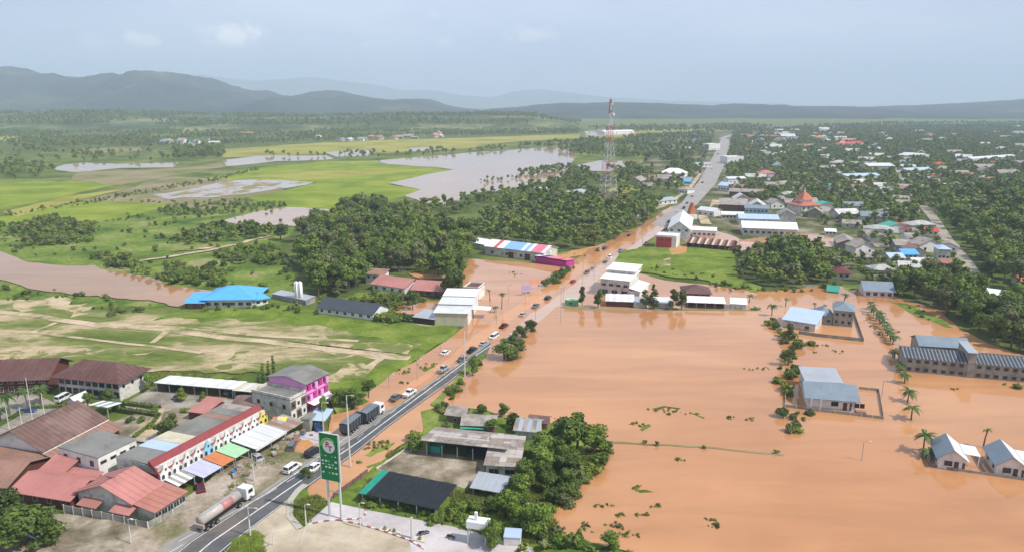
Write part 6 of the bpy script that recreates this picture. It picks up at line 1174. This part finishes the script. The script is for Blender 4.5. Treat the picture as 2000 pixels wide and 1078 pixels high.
fill(T, [(1660, 546), (1800, 540), (1745, 572), (1690, 560)], 6.5, 5, 8, 'in the thicket behind the white cottage', 'trees of the thicket behind the white cottage', prob=.7)
fill(T, [(1930, 590), (2100, 580), (2100, 690), (2010, 650)], 8, 5, 9, 'at the right edge beyond the end of the lane', 'trees at the right edge beyond the lane', prob=.6, tones=(2, 5, 1))
# lakeside thicket, bottom centre
fill(T, [(1020, 935), (1050, 890), (1100, 880), (1175, 888), (1165, 905), (1120, 950), (1085, 985), (1060, 1015), (1062, 1050), (990, 1090), (930, 1075), (960, 1040), (1000, 990)], 4.0, 4.5, 7.5, 'in the bright thicket on the near lake shore', 'trees of the near lake shore thicket', tones=(1, 2, 0, 6, 1, 2), prob=.95)
fill(T, [(1062, 1050), (1150, 1060), (1240, 1078), (1240, 1150), (1000, 1150), (990, 1085)], 4, 2.5, 4.5, 'in the low thicket at the bottom edge', 'trees of the low thicket at the bottom edge', tones=(1, 2, 6), prob=.9)
# left fields: tree lines and groups
fill(T, [(-60, 462), (60, 446), (170, 450), (175, 462), (120, 478), (20, 480)], 7, 4, 8, 'in the clumps left beyond the brown river', 'trees in clumps beyond the brown river', prob=.6, tones=(0, 1, 7))
fill(T, [(340, 470), (400, 452), (480, 446), (540, 452), (540, 464), (440, 474), (350, 482)], 5.5, 6, 9, 'in the row of slender trees on the meadow', 'slender trees on the meadow', models='tall', prob=.75)
fill(T, [(200, 520), (215, 508), (260, 520), (300, 540), (400, 550), (405, 566), (300, 556)], 5.5, 3, 6, 'on the far bank of the brown river', 'trees on the far bank of the brown river', prob=.7, tones=(0, 7, 1))
fill(T, [(-60, 300), (100, 292), (280, 296), (360, 305), (360, 318), (200, 314), (100, 318), (-60, 325)], 12, 7, 11, 'between the far fields on the left', 'trees between the far left fields', prob=.3, clump=60)
fill(T, [(-40, 335), (60, 320), (110, 330), (70, 348), (-20, 355)], 9, 6, 10, 'in the clump at the left edge of the rice fields', 'trees at the left edge of the rice fields', prob=.6)
fill(T, [(338, 292), (435, 290), (438, 308), (345, 310)], 9, 9, 12, 'in the dark copse among the far ponds', 'trees of the dark copse among the far ponds', prob=.9, tones=(0, 3, 7))
fill(T, [(520, 304), (640, 300), (800, 297), (940, 290), (1040, 283), (1040, 290), (900, 300), (740, 310), (560, 312)], 10, 7, 10, 'in the tree line beyond the far lake', 'trees of the line beyond the far lake', prob=.38, clump=50)
fill(T, [(1010, 340), (1100, 326), (1120, 332), (1060, 346), (1015, 350)], 8, 6, 9, 'on the islet in the far lake', 'trees on the islet in the far lake', prob=.75)
fill(T, [(930, 354), (1010, 346), (1010, 352), (940, 360)], 7, 3, 6, 'half drowned in the far lake', 'half drowned trees in the far lake', prob=.5)
fill(T, [(750, 412), (860, 398), (940, 404), (900, 424), (780, 424)], 7, 5, 9, 'between the pale pond and the far lake', 'trees between the pale pond and the far lake', prob=.7)
fill(T, [(-100, 262), (0, 258), (450, 250), (900, 246), (1132, 252), (1130, 262), (760, 270), (430, 285), (0, 292), (-100, 295)], 13, 7, 11, 'in the belt under the far low hill', 'trees of the belt under the low hill', prob=.9, clump=110)
q0 = lambda x, y: hill_z(x, y)
fill(T, [(-200, 257), (0, 255), (1130, 254), (1135, 236), (1000, 231), (-200, 231)], 17, 10, 17, 'on the wooded low hill', 'trees of the low hill', prob=1, clump=200, z=q0)
fill(T, [(1135, 252), (1400, 246), (2100, 240), (2100, 250), (1500, 258), (1250, 262)], 18, 9, 15, 'on the far plain behind the town', 'trees of the far plain behind the town', prob=.7, clump=200)
# shrubs
fill(SH_, [(560, 470), (540, 395), (330, 400), (200, 430), (-60, 445), (-60, 490), (60, 510), (200, 515), (300, 545), (400, 560), (580, 590)], 6.5, .7, 3.0, 'on the green meadow beyond the river', 'shrubs on the green meadow', prob=.4, clump=14)
for pts in ([(10, 440), (180, 438), (185, 475), (60, 482)], [(320, 522), (420, 520), (450, 562), (330, 556)], [(420, 492), (540, 482), (575, 520), (440, 516)], [(180, 498), (262, 503), (262, 526), (190, 520)], [(60, 430), (120, 425), (150, 436), (80, 440)]): fill(SH_, pts, 4.4, 1.4, 4.2, 'in a dark clump on the green meadow', 'shrubs clumped on the green meadow', prob=.85, tones=None)
fill(SH_, [(-60, 545), (60, 560), (190, 580), (340, 598), (335, 612), (240, 625), (200, 610), (60, 590), (-60, 588)], 4.2, 1.0, 2.6, 'on the near bank of the brown river', 'shrubs on the near bank of the brown river', prob=.75, clump=12)
fill(SH_, [(360, 602), (560, 596), (620, 600), (620, 616), (500, 606), (370, 612)], 3.5, 1.2, 2.4, 'in front of the blue-roofed house', 'shrubs in front of the blue-roofed house', prob=.7)
fill(SH_, [(650, 600), (720, 580), (800, 580), (850, 590), (800, 606), (740, 625), (700, 612)], 4, 1.5, 4, 'between the slate roof and the red roofs', 'shrubs between the slate roof and the red roofs', prob=.7)
fill(SH_, [(725, 628), (770, 618), (800, 624), (808, 632), (760, 632)], 3, 2, 3.6, 'right of the slate-roofed building', 'shrubs right of the slate-roofed building', prob=.9)
fill(SH_, [(380, 752), (500, 745), (560, 758), (300, 760), (270, 745)], 4, 1.2, 2.6, 'behind the long carport', 'shrubs behind the long carport', prob=.6)
fill(SH_, [(640, 778), (700, 772), (740, 775), (720, 796), (660, 806)], 3, 1.5, 3, 'between the pink building and the flood', 'shrubs between the pink building and the flood', prob=.8)
fill(SH_, [(540, 836), (590, 828), (605, 845), (560, 850)], 2.6, 1.2, 2.8, 'in the garden below the white building', 'shrubs in the garden below the white building', prob=.85)
fill(SH_, [(210, 830), (300, 806), (420, 800), (470, 806), (440, 818), (340, 830), (280, 860), (240, 862)], 3.6, .8, 2, 'in the garden behind the shophouses', 'shrubs in the garden behind the shophouses', prob=.55)
fill(SH_, [(850, 795), (880, 770), (905, 738), (950, 695), (956, 700), (925, 735), (900, 770), (868, 800)], 2.8, 1, 2.4, 'on the bank right of the highway', 'shrubs on the bank right of the highway', prob=.75)
fill(SH_, [(820, 815), (850, 800), (900, 806), (950, 806), (1070, 830), (1000, 850), (880, 838), (830, 835)], 3.2, 1.2, 3.0, 'between the huts and the lake', 'shrubs between the huts and the lake', prob=.6)
fill(SH_, [(770, 885), (800, 862), (830, 850), (838, 868), (800, 890)], 2.6, 1.4, 3.2, 'at the corner of the concrete yard', 'shrubs at the corner of the concrete yard', prob=.8)
fill(SH_, [(700, 992), (760, 1000), (850, 1022), (870, 960), (925, 985), (1000, 960), (1030, 925), (1040, 950), (1000, 1010), (960, 1050), (860, 1028), (720, 1000)], 2.5, 1.0, 2.8, 'around the shade house', 'shrubs around the shade house', prob=.8)
fill(SH_, [(1522, 700), (1536, 660), (1560, 660), (1556, 700), (1560, 740), (1534, 790), (1520, 760)], 2.5, 1.2, 3.0, 'in the drowned tree line left of the flooded houses', 'shrubs of the drowned tree line', prob=.62)
fill(SH_, [(1525, 812), (1560, 806), (1620, 812), (1600, 822), (1580, 850), (1550, 862), (1525, 850)], 3.2, 1.0, 2.6, 'in front of the slate-roofed flooded house', 'shrubs in front of the slate-roofed flooded house', prob=.5)
fill(SH_, [(1500, 640), (1512, 612), (1530, 640), (1545, 668), (1560, 672), (1600, 676), (1560, 680), (1530, 668)], 3.0, 1.2, 3, 'round the plot of the blue-roofed cottage', 'shrubs round the blue-roofed cottage plot', prob=.8)
fill(SH_, [(1380, 555), (1450, 562), (1500, 566), (1560, 566), (1640, 556), (1640, 566), (1540, 574), (1420, 570)], 4, 1.2, 2.6, 'at the flooded foot of the right grove', 'shrubs at the foot of the right grove', prob=.8)
fill(SH_, [(1200, 522), (1250, 520), (1400, 540), (1440, 548), (1420, 556), (1300, 540)], 4.5, .8, 1.8, 'along the lower edge of the green field', 'shrubs along the green field', prob=.5)
fill(SH_, [(1750, 598), (1800, 604), (1850, 640), (1800, 622)], 4, .8, 1.8, 'on the mud bank before the dark wood', 'shrubs on the mud bank', prob=.7)
fill(SH_, [(1180, 858), (1240, 864), (1400, 875), (1530, 888), (1530, 894), (1400, 880), (1180, 870)], 2.4, .6, 1.3, 'along the thin field bank across the lake', 'shrubs along the thin field bank', prob=.4, z=lambda x, y: .5)
fill(SH_, [(1745, 725), (1765, 728), (1900, 742), (2040, 762), (2040, 768), (1890, 748), (1750, 736)], 3.5, .8, 2.0, 'along the foot of the long unfinished block', 'shrubs along the unfinished block', prob=.5)
fill(SH_, [(1060, 560), (1085, 535), (1120, 522), (1125, 526), (1095, 548), (1066, 568)], 3, 1.4, 3.2, 'on the drowned median of the highway', 'shrubs on the drowned median', prob=.8)
fill(SH_, [(1040, 505), (1190, 480), (1180, 492), (1110, 520)], 5, .8, 2, 'by the road in front of the wood', 'shrubs in front of the highway wood', prob=.25)
fill(SH_, [(1640, 480), (1700, 470), (1860, 480), (1900, 560), (1800, 545), (1660, 540)], 5.5, 1.2, 2.8, 'in the gardens left of the narrow lane', 'shrubs in the gardens left of the lane', prob=.5, clump=20)
fill(SH_, [(-40, 425), (165, 393), (400, 352), (500, 330), (506, 333), (410, 357), (180, 398), (-40, 434)], 5, 1.2, 2.6, 'along the bank between the rice fields', 'shrubs along the bank between rice fields', prob=.6)
fill(SH_, [(200, 392), (300, 398), (400, 398), (560, 400), (540, 392), (400, 392)], 6, 1, 2.4, 'along the brown field', 'shrubs along the brown field', prob=.5)
fill(SH_, [(300, 412), (340, 402), (540, 396), (580, 402), (480, 418), (330, 424)], 5, 1.5, 3, 'in the scrub strip behind the meadow', 'shrubs of the scrub strip', prob=.6)
fill(SH_, [(660, 600), (590, 600), (600, 575), (640, 590)], 3.5, 1.4, 3, 'at the foot of the central grove', 'shrubs at the foot of the central grove', prob=.6)
for (x, y, s) in [(1236, 830, 2), (1255, 835, 2), (1290, 803, 4), (1312, 806, 4), (1356, 810, 2), (1240, 958, 2), (1328, 900, 2.5), (1175, 908, 1.5), (1250, 952, 1.5), (1190, 990, 2), (1168, 992, 2.4), (1212, 1010, 2), (1283, 993, 2.4), (1398, 1028, 3), (1390, 1018, 2.4), (1260, 1008, 2), (1200, 1030, 3), (1215, 1032, 2.5), (1145, 1035, 5), (1225, 1050, 4), (1482, 605, 3), (1640, 690, 3), (1590, 690, 2), (1613, 676, 2), (1470, 724, 2.5), (1500, 722, 2), (1866, 762, 3), (1900, 700, 2), (660, 886, 3), (648, 894, 3), (742, 872, 4), (736, 878, 4), (748, 866, 3), (828, 720, 3.5), (790, 728, 3), (850, 712, 2), (785, 750, 2), (700, 905, 2.5), (1425, 818, 2), (1465, 822, 2), (1010, 536, 2.5), (1007, 540, 2), (1022, 573, 2.4), (1705, 640, 1.5), (1722, 655, 1.5), (1690, 628, 1.5), (1745, 650, 1.5)]:
    wk = 'by the roadside' if x < 950 else ('behind the bank sheds' if y < 620 and x < 1100 else ('in the near lake' if x < 1450 else 'round the flooded houses'))
    for k in range(int(s * 3)):
        p = P(x + random.gauss(0, s * 2.6), y + random.gauss(0, s * .8)); ALL_SHRUBS.append((p.x, p.y, .25, random.uniform(.3, .75), (2, 3), f'rising from the flood water {wk}', f'small weed tufts rising from the flood {wk}', 'shrub'))
fill(SH_, [(1192, 878), (1196, 890), (1172, 916), (1134, 954), (1098, 990), (1066, 1022), (1068, 1052), (1150, 1066), (1150, 1080), (1050, 1066), (1050, 1015), (1085, 975), (1125, 935), (1165, 895)], 1.9, 1.3, 3.0, 'along the waterline of the near lake shore thicket', 'shrubs along the near lake waterline', prob=1, tones=None)
fill(SH_, [(700, 992), (720, 1000), (860, 1030), (960, 1052), (1000, 1062), (1010, 1050), (960, 1030), (870, 1010), (860, 1004), (706, 984)], 2.0, .7, 1.8, 'in the weeds in front of the shade house', 'shrubs in front of the shade house', prob=.85, pad=-4)
# choose the ones that show largest as individuals; the rest become two masses
def vis(t):
    x, y, z, h = t[:4]; zc = -(y * math.cos(PITCH)) + (z - CH) * math.sin(PITCH); d = y * math.cos(PITCH) - (z - CH) * math.sin(PITCH)
    if d <= 0: return 0
    u = x / d * F + 1000; v = 539 - ((z - CH + h * .5) * math.cos(PITCH) + y * math.sin(PITCH)) / d * F
    return h / d if -20 < u < 2020 and v < 1100 else 0
def split(L, n):
    s = sorted(range(len(L)), key=lambda i: -vis(L[i])); return [L[i] for i in s[:n]], [L[i] for i in s[n:]]
near, far = split(ALL_TREES, 262)
for (x, y, z, h, tones, place, group, mdl) in near:
    src = TALL if mdl == 'tall' else TREES; v = random.choice(tones) if tones else random.randrange(len(src))
    if mdl == 'tall': v = random.randrange(3)
    cr, tr, tn = src[v]; k = h / 10; r_ = empty('tree', (x, y, z), random.uniform(0, 6.28), f'{TONEW[tn]} tree {place}', 'tree', f'{TONEW[tn]} {group}'); w_ = random.uniform(.85, 1.25); r_.scale = (k * w_, k * w_, k)
    link('crown', cr, r_); link('trunk', tr, r_)
nearS, farS = split(ALL_SHRUBS, 300)
for (x, y, z, h, tones, place, group, mdl) in nearS:
    me, tn = SHRUB[random.choice(tones)] if tones else random.choice(SHRUB); o = link('shrub', me, None, (x, y, z), random.uniform(0, 6.28)); k = h / 2.6; w_ = k * random.uniform(.8, 1.4); o.scale = (w_, w_, k)
    tag(o, f'{TONEW[tn]} shrub {place}', 'shrub', f'{TONEW[tn]} {group}')
def scatter(name, pts, meshes, label, aim=0.0):
    """one object of many instanced plants through geometry nodes; pts = (x, y, z, scale)"""
    col = bpy.data.collections.new(name + '_kinds')
    for i, me in enumerate(meshes): col.objects.link(bpy.data.objects.new(f'{name}_kind', me))
    me = bpy.data.meshes.new(name); me.from_pydata([p[:3] for p in pts], [], [])
    a = me.attributes.new('scl', 'FLOAT', 'POINT'); a.data.foreach_set('value', [p[3] for p in pts])
    o = link(name, me); tag(o, label, None, None, 'stuff')
    g = bpy.data.node_groups.new(name, 'GeometryNodeTree'); g.interface.new_socket('Geometry', in_out='INPUT', socket_type='NodeSocketGeometry'); g.interface.new_socket('Geometry', in_out='OUTPUT', socket_type='NodeSocketGeometry')
    gi = N(g, 'NodeGroupInput'); go = N(g, 'NodeGroupOutput'); ci = N(g, 'GeometryNodeCollectionInfo', ins={0: col, 1: True, 2: True})
    na = N(g, 'GeometryNodeInputNamedAttribute', data_type='FLOAT'); na.inputs['Name'].default_value = 'scl'
    rr = N(g, 'FunctionNodeRandomValue', data_type='FLOAT_VECTOR'); rr.inputs[0].default_value = (0, 0, 0); rr.inputs[1].default_value = (0, 0, 6.283)
    rs = N(g, 'FunctionNodeRandomValue', data_type='FLOAT_VECTOR'); rs.inputs[0].default_value = (.85, .85, .8); rs.inputs[1].default_value = (1.25, 1.25, 1.1); rs.inputs['Seed'].default_value = 5
    vm = N(g, 'ShaderNodeVectorMath', operation='SCALE'); g.links.new(rs.outputs[0], vm.inputs[0]); g.links.new(na.outputs[0], vm.inputs['Scale'])
    ip = N(g, 'GeometryNodeInstanceOnPoints'); g.links.new(gi.outputs[0], ip.inputs['Points']); g.links.new(ci.outputs[0], ip.inputs['Instance']); ip.inputs['Pick Instance'].default_value = True
    g.links.new(rr.outputs[0], ip.inputs['Rotation']); g.links.new(vm.outputs[0], ip.inputs['Scale']); g.links.new(ip.outputs[0], go.inputs[0])
    o.modifiers.new('scatter', 'NODES').node_group = g; return o
fm = [t for t in far if t[1] < 750]; ff = [t for t in far if t[1] >= 750]
woods = [(t[0], t[1], t[2], t[3] / 10) for t in far]
scatter('distant_woods', woods, LOD, 'mass of distant trees covering the plain, town and low hill')
scatter('distant_scrub', [(t[0], t[1], t[2], t[3] / 2.6) for t in farS], LODS, 'mass of low scrub over the fields and banks')
# grass tufts over the nearer green ground
gp = []; YARD = [P(*p) for p in [(725, 925), (795, 875), (830, 880), (950, 900), (955, 935), (905, 965), (870, 955), (780, 940)]]
for pts, n in (([(300, 622), (420, 606), (800, 630), (900, 641), (860, 672), (712, 778), (640, 760), (300, 745), (-40, 715), (-40, 640)], 9000), ([(700, 985), (1000, 1060), (1240, 1085), (1060, 1010), (1190, 880), (1000, 824), (835, 812), (725, 926)], 7000), ([(1200, 520), (1217, 494), (1440, 492), (1445, 548), (1300, 540)], 5000), ([(600, 1028), (566, 1012), (567, 982), (596, 958), (640, 985)], 400), ([(440, 1090), (455, 1060), (500, 1040), (515, 1052), (520, 1090)], 250), ([(310, 1020), (345, 985), (480, 880), (520, 870), (560, 900), (495, 950), (340, 1040)], 300)):
    q = [P(*p) for p in pts]; x0, x1 = min(p.x for p in q), max(p.x for p in q); y0, y1 = min(p.y for p in q), max(p.y for p in q); c = 0
    for _ in range(n * 5):
        if c >= n: break
        x, y = random.uniform(x0, x1), random.uniform(y0, y1)
        if noise.noise(Vector((x / 9, y / 9, 1))) < -.05 or not inpoly(x, y, q): continue
        if not free(x, y, -1) or inpoly(x, y, YARD): continue
        c += 1; gp.append((x, y, .55 if y < 160 and x > -60 else .1, random.uniform(.7, 1.5)))
scatter('grass_tufts', gp, TUFT, 'tufts of grass over the cleared plot and verges')
print('TREES', len(ALL_TREES), 'SHRUBS', len(ALL_SHRUBS), 'OBJ', len(S.objects))
